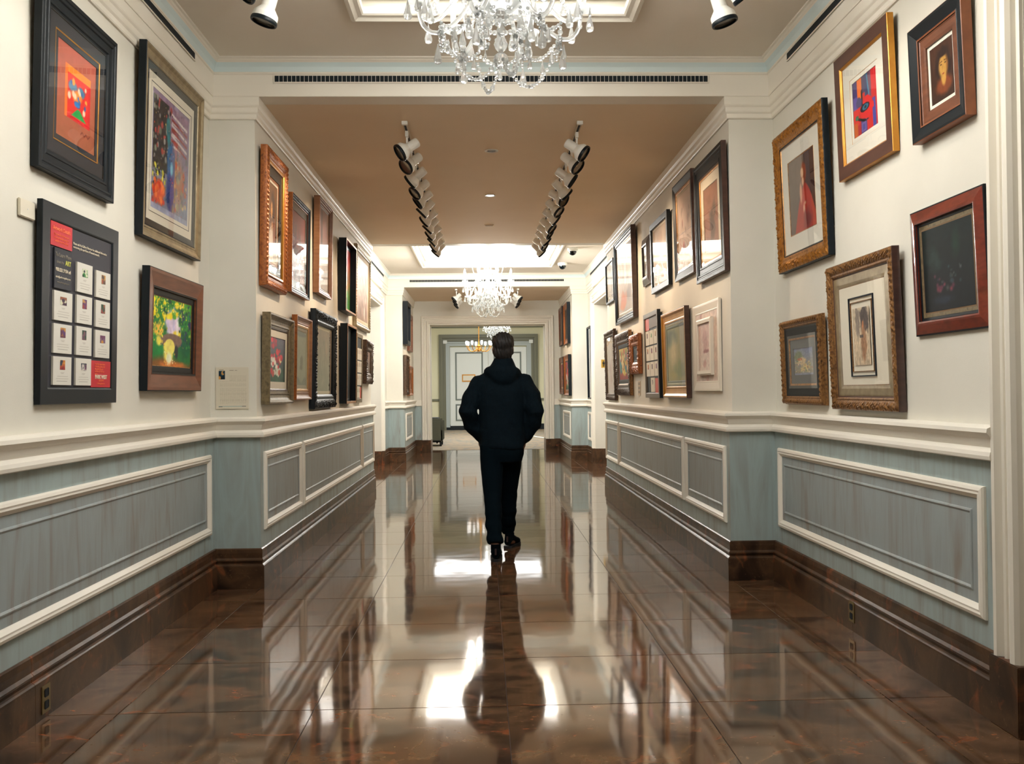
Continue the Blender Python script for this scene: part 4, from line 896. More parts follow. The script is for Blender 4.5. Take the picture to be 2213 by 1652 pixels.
far_board('S11', 'grey and black notice board of small white cards, lower right row', [mat('board_frame_grey', (112, 104, 92), .5), BLK], True)

# wall card on the left pier, small label, blank plate
ic = empty('information_card', (-1.782, Y1+.028-.002, 1.205)); tag(ic, 'white printed information card on the face of the left pier', 'card')
MB().bbox(-.110, .110, -.006, 0, 0, .282, .001).build('backing', CREAM, ic); art_obj('card_print', A_info((120, 150)), .216, .277, -.0064, .003, ic)
art_obj('thumbnail', A_thumb((16, 20), 120, [(14, 60, 80), (8, 20, 30), (206, 150, 80)]), .042, .058, -.0070, .200, ic, -.068)
sc = empty('picture_label', (U2-.002, 10.04, 1.25), (0, 0, -math.pi/2)); tag(sc, 'small printed label below the little orange gilt frame', 'label')
MB().bbox(-.07, .07, -.004, 0, 0, .155, .001).build('plate', LINEN, sc)
for k in range(3): MB().box(-.05, .05, -.0048, -.004, .02+.045*k, .05+.045*k).build('printed_panel', GRT, sc)
bp = empty('wall_plate', (-U1+.001, 3.772, 2.022), (0, 0, math.pi/2)); tag(bp, 'blank square cream plate on the left wall beside the notice board', 'plate')
MB().bbox(-.062, .062, -.012, 0, 0, .072, .003).build('cover', CREAM, bp); MB().lathe([(.003, 0), (.003, .001)], 10, Matrix.Translation((0, -.0125, .036)) @ Matrix.Rotation(math.pi/2, 4, 'X')).build('screw', WHITEP, bp)
# floor outlets in the marble base
for s, yy, zz, lb in ((1, 4.895, .105, 'brass floor outlet plate low in the right marble base'), (-1, 3.812, .076, 'brass outlet plate low in the left marble base')):
    o = empty('power_outlet', (s*(W1-.027), yy, zz), (0, 0, -s*math.pi/2)); tag(o, lb, 'outlet')
    MB().bbox(-.036, .036, -.004, 0, -.056, .056, .0015).build('cover', mat('dark_brass', (120, 104, 62), .35, .6), o)
    for q in (-1, 1): MB().bbox(-.017+.0*q, .017, -.006, -.004, q*.024-.016, q*.024+.016, .003).build('socket', BLACKM, o)
# ------------------------------------------------------------------ track lights
LENS = mat('lamp_lens', (92, 84, 72), .2, .3)
def head_meshes():
    b = MB(); b.lathe([(.001, .155), (.030, .155), (.0335, .150), (.034, .085), (.034, .07), (.046, .055), (.058, .040), (.0605, .030), (.0605, .004)], 28, cap=False)
    body = b.build('body', WHITEP, None, auto=True)
    r = MB().lathe([(.0555, .012), (.0615, .012), (.064, .004), (.064, -.004), (.0615, -.008), (.0555, -.008), (.0555, .012)], 28, cap=False).build('rim', BLACK, None, auto=True)
    l = MB().lathe([(.0001, .006), (.03, .005), (.056, .002)], 24, cap=False).build('lens', LENS, None, auto=True)
    return body, r, l
_hb, _hr, _hl = head_meshes(); HM = (_hb.data, _hr.data, _hl.data)
for o in (_hb, _hr, _hl): bpy.data.objects.remove(o)
_am = MB().bbox(-.011, .011, -.03, .03, -.045, 0, .002).bbox(-.006, .006, -.006, .006, -.14, -.04, .001).build('x', WHITEP); AM = _am.data; bpy.data.objects.remove(_am)
def track_head(x, y, ztrack, aim, label, grp, power, col=COL_WARM, spot=62, drop=.13):
    e = empty('track_light', (x, y, ztrack)); tag(e, label, 'spotlight', grp)
    a = bpy.data.objects.new('arm', AM); COL.objects.link(a); a.parent = e; a.scale = (1, 1, max(1, (drop+.01)/.14))
    d = Vector(aim).normalized(); q = (-d).to_track_quat('Z', 'Y'); piv = Vector((0, 0, -drop))
    c = piv-d*0+d*-.07
    loc = piv+d*.07
    for nm, me in zip(('body', 'rim', 'lens'), HM):
        o = bpy.data.objects.new(nm, me); COL.objects.link(o); o.parent = e; o.location = loc; o.scale = (1.1, 1.1, 1.1); o.rotation_mode = 'QUATERNION'; o.rotation_quaternion = q
    if power:
        ld = bpy.data.lights.new('lamp', 'SPOT'); ld.energy = power; ld.color = col; ld.spot_size = math.radians(spot); ld.spot_blend = .8; ld.shadow_soft_size = .03
        lo = bpy.data.objects.new('lamp', ld); COL.objects.link(lo); lo.parent = e; lo.location = loc+d*.02; lo.rotation_mode = 'QUATERNION'; lo.rotation_quaternion = q
    return e
def rail(x, y0, y1, z, label):
    e = empty('ceiling_track', (x, (y0+y1)/2, z)); tag(e, label, 'track', 'ceiling lighting tracks')
    MB().bbox(-.018, .018, -(y1-y0)/2, (y1-y0)/2, -.02, .0, .002).build('rail', mat('track_rail', (196, 178, 150), .5), e)
    MB().box(-.008, .008, -(y1-y0)/2+.02, (y1-y0)/2-.02, -.0212, -.019).build('slot', BLACKM, e)
    for yy in (-(y1-y0)/2+.0, (y1-y0)/2-.0): MB().bbox(-.022, .022, yy-.015, yy+.015, -.026, 0, .002).build('end_cap', WHITEP, e)
ORD = 'first second third fourth fifth sixth seventh eighth ninth tenth eleventh twelfth thirteenth'.split()
BY = [7.02, 7.45, 7.95, 8.42, 8.85, 9.32, 9.8, 10.25, 10.7, 11.15, 11.6, 12.0]
for s, nm in ((-1, 'left'), (1, 'right')):
    rail(s*.65, 6.82, 12.15, ZB, 'lighting track along the %s of the middle passage ceiling' % nm)
    r = np.random.default_rng(5 if s < 0 else 9)
    for i, y in enumerate(BY):
        if s > 0: y = y-.05+.1*r.random()
        jy = [-.30, -.62, .25, -.35, -.1, .1, .3, .12, .22, .1, .3, .25][i] if s < 0 else [-.25, -.45, -.05, .35, -.5, -.35, .25, -.3, -.2, .3, -.35, .3][i]
        aim = (s*(.78+.1*r.random()), jy, -.82 if i % 2 else -.62)
        track_head(s*.65, y, ZB-.018, aim, 'white spotlight with black rim, %s from the near end of the %s ceiling track' % (ORD[i], nm), 'spotlights on the %s ceiling track' % nm, P_TRACK_B if True else 0)
    rail(s*1.2, 1.6, 5.05, ZA, 'lighting track along the %s of the near bay ceiling' % nm)
    for i, (y, aim) in enumerate(((4.86, (s*.30, .0, -1)), (4.55, (s*.62, -.22 if s < 0 else .1, -.75)), (4.1, (s*.7, .2, -.8)), (3.5, (s*.7, .1, -.8)), (2.9, (s*.7, .2, -.8)), (2.2, (s*.7, 0, -.8)))):  # from the third head on: unseen, added to light the near bay walls
        track_head(s*1.2, y, ZA-.018, aim, 'white spotlight hanging from the near bay ceiling, %s, %s from the front' % (nm, ORD[i]), 'near bay %s spotlights' % nm, P_TRACK_A, col=COL_A, drop=.215)
    rail(s*.6, 17.9, 19.7, ZB, 'lighting track at the %s of the far passage ceiling' % nm)
    for i, y in enumerate((18.1, 18.75, 19.4)):
        track_head(s*.6, y, ZB-.018, (s*.75, -.2, -.7), 'white spotlight with black rim in the far passage, %s, %s from the chandelier' % (nm, ORD[i]), 'far passage %s spotlights' % nm, P_TRACK_D)
    # two lamps of the far bay
    for i, (y, dy) in enumerate(((13.6, .1), (16.6, .3))):
        pass
# downlights, sensor, camera domes
def downlight(y, lit, label):
    e = empty('downlight', (0, y, ZB)); tag(e, label, 'downlight')
    MB().lathe([(.038, .0), (.055, .0), (.058, -.004), (.05, -.008), (.038, -.004)], 28, cap=False).build('trim_ring', WHITEP, e, auto=True)
    MB().lathe([(.001, -.002), (.039, -.002)], 24, cap=False).build('lamp_face', emit('downlight_on', COL_NEUT, 25) if lit else LENS, e)
    if lit:
        ld = bpy.data.lights.new('lamp', 'SPOT'); ld.energy = 14; ld.spot_size = 1.7; ld.spot_blend = .6; ld.shadow_soft_size = .04; ld.color = COL_WARM; lo = bpy.data.objects.new('lamp', ld); COL.objects.link(lo); lo.parent = e; lo.location = (0, 0, -.02)
downlight(7.65, False, 'unlit round downlight in the ceiling nearest the camera'); downlight(9.39, True, 'lit round downlight in the middle of the passage ceiling')
sv = empty('ceiling_vent', (0, 11.08, ZB)); tag(sv, 'small slot vent in the passage ceiling behind the lit downlight', 'vent')
MB().bbox(-.055, .055, -.03, .03, -.006, 0, .001).build('frame', CEIL, sv); MB().box(-.045, .045, -.008, .008, -.0075, -.005).build('slot', DKVENT, sv)
for x, y, lb in ((1.34, 14.5, 'black dome security camera on white base, far bay ceiling nearer the camera'), (1.32, 16.15, 'black dome security camera on white base, far bay ceiling beside the far beam')):
    e = empty('dome_camera', (x, y, ZA)); tag(e, lb, 'security camera')
    MB().lathe([(.001, 0), (.085, 0), (.085, -.03), (.07, -.05), (.055, -.05)], 24, cap=False).build('base', WHITEP, e, auto=True)
    MB().lathe([(.062, -.048), (.060, -.07), (.045, -.098), (.02, -.112), (.001, -.115)], 24, cap=False).build('dome', mat('dome_black', (6, 16, 20), .1), e, auto=True)

# ------------------------------------------------------------------ chandeliers
def bead_chain_mesh(n, r):
    pass
def bez(p, n=14):
    out = []; m = len(p)-1
    for i in range(n+1):
        t = i/n; q = [Vector(a) for a in p]
        while len(q) > 1: q = [q[k]*(1-t)+q[k+1]*t for k in range(len(q)-1)]
        out.append(q[0])
    return out
def hang(a, b, sag, n):
    a, b = Vector(a), Vector(b); return [a.lerp(b, i/n)-Vector((0, 0, sag*4*(i/n)*(1-i/n))) for i in range(n+1)]
def octa(mb, c, r, rz=1.0):
    mb.ball(c, r, 6, 4, sz=(1, 1, rz))
def chain_mb(pts, r0=.0078, big=None):
    mb = MB()
    for i, p in enumerate(pts):
        r = r0*(1.5 if (i % 4 == 2) else 1); octa(mb, p, r)
    return mb
def drop_mesh(r, h):
    return MB().lathe([(.0008, -h), (r*.8, -h*.93), (r, -h*.78), (r*.8, -h*.6), (r*.35, -h*.25), (.0008, 0)], 8, cap=False)
BR = mat('chain_brass', (196, 170, 120), .3, .6)
def chandelier(loc, E, label, nm, top=1.38, detail=True, bulbcol=None):
    """origin at the lowest ball; stands about 1.4 m high"""
    e = empty('chandelier', loc); tag(e, label, 'chandelier')
    B = emit('bulb_'+nm, COL_BULB, E)
    MB().lathe([(.0008, 0), (.018, .005), (.030, .022), (.032, .036), (.026, .054), (.010, .066), (.007, .075)], 16, cap=False).build('crystal_ball', CRYS, e)
    MB().lathe([(.010, .07), (.022, .08), (.03, .10), (.018, .125), (.014, .17), (.022, .20), (.03, .215), (.018, .235), (.02, .25)], 16, cap=False).build('stem', CRYS, e, auto=True)
    MB().lathe([(.012, .235), (.06, .245), (.085, .27), (.088, .285), (.06, .30), (.045, .33), (.055, .35), (.05, .38), (.03, .40)], 20, cap=False).build('hub', CRYS, e, auto=True)
    MB().lathe([(.018, .40), (.035, .44), (.045, .50), (.03, .56), (.018, .60), (.03, .64), (.05, .67), (.03, .70), (.018, .74), (.022, .90), (.045, .95), (.022, 1.0), (.012, 1.05), (.012, top)], 16, cap=False).build('column', CRYS, e, auto=True)
    MB().lathe([(.03, .64), (.13, .66), (.15, .69), (.13, .685), (.03, .665)], 24, cap=False).build('bowl', CRYS, e, auto=True)
    MB().lathe([(.012, .98), (.10, .99), (.12, 1.02), (.1, 1.01), (.02, 1.0)], 24, cap=False).build('upper_bowl', CRYS, e, auto=True)
    MB().lathe([(.012, top-.05), (.05, top-.04), (.065, top-.01), (.065, top)], 24).build('canopy', TRIM, e, auto=True)
    arm_m = MB().tube(bez([(.05, 0, .36), (.12, 0, .62), (.20, 0, .14), (.36, 0, .10), (.43, 0, .34), (.405, 0, .52)], 18), [.010]*4+[.0095]*15, 8); am = arm_m.build('arm', CRYS, None, auto=True).data
    arm2 = MB().tube(bez([(.03, 0, .66), (.08, 0, .82), (.14, 0, .50), (.24, 0, .56), (.27, 0, .78)], 14), .008, 8); am2 = arm2.build('arm', CRYS, None, auto=True).data
    dp = MB().lathe([(.008, -.012), (.02, -.008), (.045, .006), (.052, .018), (.044, .012), (.010, .004)], 16, cap=False).build('x', CRYS, None, auto=True).data
    cd = MB().lathe([(.0125, .0), (.0125, .085), (.011, .09)], 12).build('x', mat('candle_sleeve', (238, 236, 226), .5), None).data
    bb = MB().lathe([(.006, .088), (.013, .105), (.016, .122), (.012, .145), (.004, .165), (.0006, .172)], 10, cap=False).build('x', B, None, auto=True).data
    lw = MB().tube(bez([(.04, 0, .27), (.10, 0, .44), (.15, 0, .10), (.27, 0, .06), (.35, 0, .14), (.335, 0, .25)], 16), .0095, 8).build('arm', CRYS, None, auto=True).data
    big = drop_mesh(.0175, .085).build('x', CRYS, None).data
    dr = drop_mesh(.012, .062).build('x', CRYS, None).data; drs = drop_mesh(.007, .04).build('x', CRYS, None).data
    for o in list(COL.objects):
        if o.type == 'MESH' and o.data in (am, am2, lw, big, dp, cd, bb, dr, drs): bpy.data.objects.remove(o)
    def inst(n, me, par, loc=(0, 0, 0), rz=0):
        o = bpy.data.objects.new(n, me); COL.objects.link(o); o.parent = par; o.location = loc; o.rotation_euler = (0, 0, rz); return o
    NA = 8
    for k in range(NA):
        a = 2*math.pi*(k+.5)/NA; A = inst('arm', am, e, (0, 0, 0), a)
        inst('drip_pan', dp, A, (.405, 0, .53)); inst('candle', cd, A, (.405, 0, .53)); inst('bulb', bb, A, (.405, 0, .53))
        for j in range(5):
            b = 2*math.pi*j/5+.3; inst('crystal_drop', dr if j % 2 else drs, A, (.405+.047*math.cos(b), .047*math.sin(b), .535))
        inst('crystal_drop', big, A, (.33, 0, .235))
    for k in range(6):
        a = 2*math.pi*(k+.12)/6; A = inst('arm', lw, e, (0, 0, 0), a)
        inst('drip_pan', dp, A, (.335, 0, .255)); inst('candle', cd, A, (.335, 0, .255)); inst('bulb', bb, A, (.335, 0, .255))
        for j in range(6):
            b = 2*math.pi*j/6+.3; inst('crystal_drop', (big, dr, drs)[j % 3], A, (.335+.049*math.cos(b), .049*math.sin(b), .26))
        inst('crystal_drop', big, A, (.26, 0, .09)); inst('crystal_drop', dr, A, (.22, .03, .10)); inst('crystal_drop', dr, A, (.24, -.04, .13)); inst('crystal_drop', big, A, (.13, 0, .20))
        st_ = chain_mb(hang((.25, 0, .16), (.25, 0, .09), 0, 5)+hang((.245, .02, .15), (.24, .03, .06), 0, 6)) if k == 0 else None
        if st_: so = st_.build('bead_chain', CRYS, A); so['kind'] = 'stuff'; sme = so.data
        else: inst('bead_chain', sme, A)['kind'] = 'stuff'
    for k in range(5):
        a = 2*math.pi*(k+.25)/5; A = inst('arm', am2, e, (0, 0, 0), a)
        inst('drip_pan', dp, A, (.27, 0, .79)); inst('candle', cd, A, (.27, 0, .79)); inst('bulb', bb, A, (.27, 0, .79))
        for j in range(4):
            b = 2*math.pi*j/4+.3; inst('crystal_drop', drs, A, (.27+.047*math.cos(b), .047*math.sin(b), .795))
    def pol(r, k, z, off=.5): a = 2*math.pi*(k+off)/NA; return (r*math.cos(a), r*math.sin(a), z)
    # chains: one mesh per kind, repeated round the ring
    C = [('low', hang(pol(.02, 0, .03), pol(.26, 0, .13), .135, 20)), ('ring', hang(pol(.26, 0, .15), pol(.26, 1, .15), .05, 13)), ('up', hang(pol(.335, 0, .26), pol(.15, 0, .68), .05, 24)), ('top', hang(pol(.15, 0, .69), pol(.03, 0, 1.28), .02, 26)), ('pan', hang(pol(.405, 0, .53), pol(.405, 1, .53), .10, 16)), ('belly', hang(pol(.09, 0, .27), pol(.09, 1, .27), .16, 12)), ('in', hang(pol(.405, 0, .53), pol(.15, 1, .67), .12, 18))]
    for nm_, pts in C:
        me = None
        for k in range(NA):
            if nm_ == 'low' and k % 2: continue
            if me is None: o = chain_mb(pts).build('bead_chain', CRYS, e); o['kind'] = 'stuff'; me = o.data
            else: inst('bead_chain', me, e, (0, 0, 0), 2*math.pi*k/NA)['kind'] = 'stuff'
    for k in range(NA):
        inst('crystal_drop', big, e, pol(.405, k+.5, .42)); inst('crystal_drop', dr, e, pol(.26, k+.5, .10)); inst('crystal_drop', drs, e, pol(.09, k+.5, .10)); inst('crystal_drop', drs, e, pol(.14, k, .66)); inst('crystal_drop', drs, e, pol(.11, k, 1.0))
        inst('crystal_drop', dr, e, pol(.20, k, .155) if k % 2 else pol(.16, k, .30))
    return e
c1 = chandelier((0, 3.79, 2.635), E_BULB_A, 'nearest crystal chandelier, its lower half hanging into the top of the view', 'near')
c2 = chandelier((0, 15.09, 2.60), E_BULB_C, 'brightly lit crystal chandelier in the far bay behind the walking man', 'far', top=1.42)
c3 = chandelier((.29, 25.2, 2.80), 60, 'small crystal chandelier in the lounge just above the man', 'lounge', top=1.1)
c3.scale = (1.0, 1.0, .95)

# ------------------------------------------------------------------ lounge
LCREAM = mat('lounge_cream', (226, 222, 190), .6); LGREEN = mat('lounge_green', (112, 112, 92), .45); LWHITE = mat('door_white', (222, 226, 222), .4); LGREY = mat('door_grey_line', (120, 128, 124), .5)
CARP = noisy('carpet', [(.3, (104, 102, 96)), (.44, (138, 132, 116)), (.54, (160, 138, 112)), (.66, (120, 122, 116)), (.8, (92, 100, 110))], scale=(1, 1, 1), nscale=2.2, detail=5, rough=.95, bump=.3, bscale=200, distort=1.5, obj=False)
struct(MB().box(-5, 5, YL-.02, YF+.1, -.12, .004).build('carpet', CARP))['label'] = 'patterned carpet of the lounge'
m = MB(); m.box(-5, -4.9, YL, YF, 0, 4.1); m.box(4.9, 5, YL, YF, 0, 4.1); m.box(-5, -2.1, YL-.1, YL, 0, 4.1); m.box(2.1, 5, YL-.1, YL, 0, 4.1); m.box(-2.1, 2.1, YL-.1, YL, 3.55, 4.1); struct(m.build('wall_lounge', LCREAM))
struct(MB().box(-5, 5, YL-.1, YF+.1, 4.1, 4.2).build('ceiling_lounge', CEILC))
fw_ = MB(); fw_.box(-5, 5, YF, YF+.1, 0, 4.1); fwall = struct(fw_.build('wall_far', LCREAM))
MB().box(-4.9, 4.9, YF-.06, YF, 3.53, 3.64).build('picture_rail', LGREEN, fwall); MB().box(-4.9, 4.9, YF-.04, YF, 0, .2).build('skirting', BLACKM, fwall)
for a, b in ((-4.9, -1.62), (1.80, 4.9)):
    MB().bbox(a, b, YF-.05, YF, 1.0, 1.08, .01).build('chair_rail', LGREEN, fwall)
    cxp = (a+b)/2; wv = b-a-.5
    r = ring(wv if wv > 0 else .5, .58, [(0, 0), (0, .02), (.04, .02), (.04, 0)]); o = fix_normals(r.build('panel_moulding', LGREEN, fwall)); o.location = (cxp, YF, .3)
# green stone surround
m = MB()
for k, (ins, dep) in enumerate(((0, .12), (.06, .16), (.12, .10), (.18, .13))):
    x0, x1, z1 = -1.62+ins, 1.80-ins, 3.30-ins
    m.box(x0, x0+.06, YF-dep, YF, 0, z1); m.box(x1-.06, x1, YF-dep, YF, 0, z1); m.box(x0+.06, x1-.06, YF-dep, YF, z1-.06, z1)
o = m.build('trim_11', LGREEN); struct(o)['label'] = 'grey green stepped surround round the double doors'
m = MB()
for ins, dep in ((0, .10), (.05, .07), (.10, .09)):
    x0, x1, z1 = -1.40+ins, 1.56-ins, 3.05-ins
    m.box(x0, x0+.05, YF-dep, YF, .1, z1); m.box(x1-.05, x1, YF-dep, YF, .1, z1); m.box(x0+.05, x1-.05, YF-dep, YF, z1-.05, z1)
o = m.build('trim_12', mat('architrave_grey', (176, 184, 182), .45)); struct(o)['label'] = 'pale grey architrave round the double doors'
m = MB(); m.bbox(-1.47, -1.33, YF-.15, YF-.02, 2.98, 3.10, .01); m.bbox(1.49, 1.63, YF-.15, YF-.02, 2.98, 3.10, .01); m.build('corner_block', LWHITE, o)
for i, (a, b) in enumerate(((-1.24, .075), (.085, 1.40))):
    d = struct(MB().bbox(a, b, YF-.05, YF-.01, .15, 2.86, .004).build('door_%d' % (i+1), LWHITE))
    for (z0, z1) in ((1.03, 2.69), (.32, .90)):
        wv = (b-a)-.36; r = ring(wv, z1-z0, [(0, 0), (0, .018), (.02, .022), (.04, .01), (.05, 0)]); o = fix_normals(r.build('panel_moulding', LGREY, d)); o.location = ((a+b)/2, YF-.05, z0)
        MB().bbox((a+b)/2-wv/2+.07, (a+b)/2+wv/2-.07, YF-.06, YF-.05, z0+.07, z1-.07, .004).build('door_panel', LWHITE, d)
    MB().ball(((b-.07) if i == 0 else (a+.07), YF-.09, 1.05), .03, 10, 8).build('door_knob', GOLDB, d)
m = empty('door_plaque', (-.60, YF-.062, 1.67)); tag(m, 'gold framed plaque on the left double door', 'plaque')
fix_normals(ring(.46, .25, [(0, 0), (0, .02), (.035, .02), (.035, 0)]).build('frame', GOLDB, m)); MB().box(-.21, .21, -.012, -.002, .03, .22).build('plate', WHT, m)
# gilt chandelier before the doors
g = empty('gilt_chandelier', (-.22, 27.9, 2.52)); tag(g, 'gilt arm chandelier with white shades hanging before the double doors', 'chandelier')
MB().lathe([(.001, 0), (.03, .02), (.05, .06), (.02, .10), (.04, .14), (.06, .18), (.02, .24), (.012, .4), (.012, 1.55)], 16, cap=False).build('stem', GOLDB, g, auto=True)
am = MB().tube(bez([(.03, 0, .14), (.16, 0, -.06), (.36, 0, .0), (.38, 0, .2)], 12), .011, 8).build('arm', GOLDB, g).data
sh = MB().lathe([(.015, .2), (.034, .24), (.038, .29), (.028, .33)], 14, cap=False).build('shade', emit('shade_glow', COL_BULB, 2), None).data
for o in list(COL.objects):
    if o.type == 'MESH' and (o.data == sh or o.data == am): bpy.data.objects.remove(o)
for k in range(8):
    A = bpy.data.objects.new('arm', am); COL.objects.link(A); A.parent = g; A.rotation_euler = (0, 0, 2*math.pi*(k+.3)/8); B_ = bpy.data.objects.new('shade', sh); COL.objects.link(B_); B_.parent = A; B_.location = (.38, 0, 0)
# armchair at the left of the lounge
LEA = mat('leather_dark', (14, 24, 24), .45); LEA2 = mat('leather_green', (74, 76, 60), .5)
ac = empty('armchair', (-1.52, 22.75, 0), (0, 0, math.radians(90))); tag(ac, 'dark green leather armchair just inside the lounge on the left', 'armchair')
MB().bbox(-.4, .4, -.42, .38, .10, .42, .03).build('seat_base', LEA, ac); MB().bbox(-.26, .26, -.42, .22, .42, .52, .04).build('cushion', LEA2, ac)
MB().bbox(-.40, .40, .24, .42, .10, .86, .05).build('backrest', LEA, ac)
for sx in (-1, 1):
    MB().bbox(*sorted((sx*.27, sx*.42)), -.44, .36, .10, .66, .05).build('armrest', LEA2, ac)
    for sy in (-.38, .34): MB().lathe([(.025, 0), (.03, .1)], 10, Matrix.Translation((sx*.36, sy, 0))).build('leg', BLACKM, ac)
st = empty('side_table', (-1.55, 23.9, 0)); tag(st, 'small dark side table behind the armchair', 'table')
MB().bbox(-.3, .3, -.3, .3, .62, .66, .01).build('tabletop', BLACKM, st)
for sx in (-1, 1):
    for sy in (-1, 1): MB().bbox(sx*.26-.02, sx*.26+.02, sy*.26-.02, sy*.26+.02, 0, .62, .003).build('leg', BLACKM, st)
cb = MB().tube([(1.05+.09*i, 28.4-.55*i+.25*math.sin(i*1.3), .018) for i in range(9)], .02, 8).build('power_cable', WHITEP); tag(cb, 'white cable lying on the carpet at the right of the lounge', 'cable')
lp = empty('unseen_ceiling_light', (0, 23.5, 4.1)); tag(lp, 'unseen glowing ceiling panel that brightens the lounge', 'light')  # unseen light source, only there to brighten the lounge
MB().box(-1.6, 1.6, -1.2, 5.5, -.03, 0).build('diffuser', emit('lounge_fill', COL_NEUT, E_LOUNGE), lp)

# ------------------------------------------------------------------ the walking man, seen from behind
SKIN = mat('skin', (150, 110, 90), .5); JKT = noisy('jacket_cloth', [(.3, (3, 17, 25)), (.7, (6, 23, 32))], nscale=40, rough=.85, bump=.2, bscale=120, spec=.15)
TRS = mat('trouser_cloth', (2, 15, 22), .9, spec=.1); SHO = mat('shoe_leather', (2, 9, 14), .8, spec=.1); SOLE = mat('shoe_sole', (16, 22, 26), .7); HAIRM = noisy('hair_brown', [(.3, (18, 17, 18)), (.7, (34, 30, 28))], scale=(1, 1, .35), nscale=60, rough=.6, bump=.4, bscale=90)
def remeshed(mb, name, m, parent, voxel, smooth=6, disp=None, fac=.5):
    o = mb.build(name+'_raw', m); fix_normals(o)
    md = o.modifiers.new('r', 'REMESH'); md.mode = 'VOXEL'; md.voxel_size = voxel
    ms = o.modifiers.new('s', 'SMOOTH'); ms.iterations = smooth; ms.factor = fac
    bpy.context.view_layer.update(); me = bpy.data.meshes.new_from_object(o.evaluated_get(bpy.context.evaluated_depsgraph_get())); bpy.data.objects.remove(o)
    me.name = name
    if disp:
        n = len(me.vertices); co = np.zeros(n*3, np.float32); me.vertices.foreach_get('co', co); no = np.zeros(n*3, np.float32); me.vertices.foreach_get('normal', no)
        co = co.reshape(-1, 3); no = no.reshape(-1, 3); co += no*disp(co)[:, None]; me.vertices.foreach_set('co', co.ravel())
    me.polygons.foreach_set('use_smooth', [True]*len(me.polygons)); me.materials.clear(); me.materials.append(m)
    if parent is None: 
        r_ = bpy.data.objects.new(name, me); COL.objects.link(r_); return r_
    r_ = bpy.data.objects.new(name, me); COL.objects.link(r_); r_.parent = parent; return r_
MX, MY = .06, 7.40
# coordinates below are relative to (MX, MY); x right, y ahead
HD = (.012, -.02, 1.645)
b = MB()
b.loft([((.0, .0, .86), .13, .09), ((0, 0, .95), .14, .10), ((0, 0, 1.1), .125, .095), ((0, 0, 1.3), .155, .105), ((0, 0, 1.40), .15, .09), ((.005, -.005, 1.45), .09, .07), ((.008, -.01, 1.50), .055, .058), ((.01, -.01, 1.60), .052, .056)])
b.ball((HD[0], HD[1], HD[2]+.025), .083, 20, 16, sz=(.88, 1.1, 1.08)); b.ball((HD[0], HD[1]+.035, HD[2]-.045), .055, 16, 12, sz=(.95, .95, 1.1))
b.ball((HD[0], HD[1]+.098, HD[2]-.015), .016, 10, 8, sz=(.8, 1.1, 1.4)); b.ball((HD[0], HD[1]+.082, HD[2]-.055), .02, 10, 8, sz=(1.3, .6, .5)); b.ball((HD[0], HD[1]+.078, HD[2]-.09), .022, 10, 8)
for sx in (-1, 1):
    b.ball((HD[0]+sx*.078, HD[1]-.004, HD[2]-.005), .028, 10, 8, sz=(.4, .6, 1.1)); b.ball((HD[0]+sx*.03, HD[1]+.082, HD[2]+.012), .013, 8, 6)
ARM = {-1: [(-.17, .0, 1.375), (-.235, -.015, 1.27), (-.275, -.045, 1.15), (-.245, .02, 1.04), (-.185, .075, .945)], 1: [(.175, .0, 1.375), (.235, -.015, 1.27), (.262, -.045, 1.14), (.240, .02, 1.03), (.185, .075, .935)]}
for sx in (-1, 1):
    P = ARM[sx]; b.tube(P, [.045, .042, .036, .032, .026], 12)
    h = Vector(P[-1]); b.ball((h.x-sx*.01, h.y+.02, h.z-.05), .035, 12, 8, sz=(.55, 1, 1.3))
    for k in range(4): b.tube([(h.x-sx*.01, h.y-.005+.018*k, h.z-.08), (h.x-sx*.015, h.y+.005+.018*k, h.z-.12), (h.x-sx*.03, h.y+.01+.018*k, h.z-.15+.006*abs(k-1.5))], .0085, 8)
    b.tube([(h.x-sx*.02, h.y+.045, h.z-.04), (h.x-sx*.035, h.y+.065, h.z-.07), (h.x-sx*.04, h.y+.07, h.z-.095)], .009, 8)
LEG = {-1: [(-.085, .0, .88), (-.085, -.03, .70), (-.082, -.10, .49), (-.078, -.20, .27), (-.068, -.27, .10)], 1: [(.07, .02, .88), (.062, .12, .70), (.052, .20, .49), (.048, .25, .27), (.048, .34, .11)]}
for sx in (-1, 1): b.tube(LEG[sx], [.075, .068, .050, .044, .034], 12)
FT = {-1: ((-.066, -.33, 0), 0.04), 1: ((.040, .27, 0), .33)}
for sx in (-1, 1):
    (fx, fy, fz), yaw = FT[sx]; d = Vector((math.sin(yaw), math.cos(yaw), 0)); b.tube([Vector((fx, fy, .06))+d*.03, Vector((fx, fy, .05))+d*.12, Vector((fx, fy, .03))+d*.22], [.03, .035, .025], 10)
man = remeshed(b, 'person', SKIN, None, .0085, 3); man.location = (MX, MY, 0)
tag(man, 'man in dark jacket, trousers and shoes walking away with hands in his pockets', 'person')
# jacket with hood
j = MB()
j.loft([((.005, .01, .845), .172, .125), ((.003, .01, .87), .180, .132), ((.0, .005, .93), .178, .128), ((0, 0, 1.02), .176, .120), ((0, 0, 1.12), .180, .122), ((0, 0, 1.22), .190, .128), ((0, 0, 1.31), .198, .128), ((0, 0, 1.37), .190, .118), ((.002, 0, 1.41), .155, .105), ((.005, 0, 1.445), .11, .09), ((.008, 0, 1.48), .082, .078)])
for sx in (-1, 1):
    P = [Vector(p) for p in ARM[sx]]
    Q = [Vector((sx*.10, 0, 1.395))]+P[:4]+[P[4]+Vector((-sx*.012, 0, .0)), P[4]+Vector((-sx*.035, .012, -.045))]
    j.tube(Q, [.062, .076, .076, (.074, .066), (.070, .060), .058, .04], 16)
    j.ball((sx*.155, .05, .905), .06, 12, 8, sz=(.55, 1, 1.2))
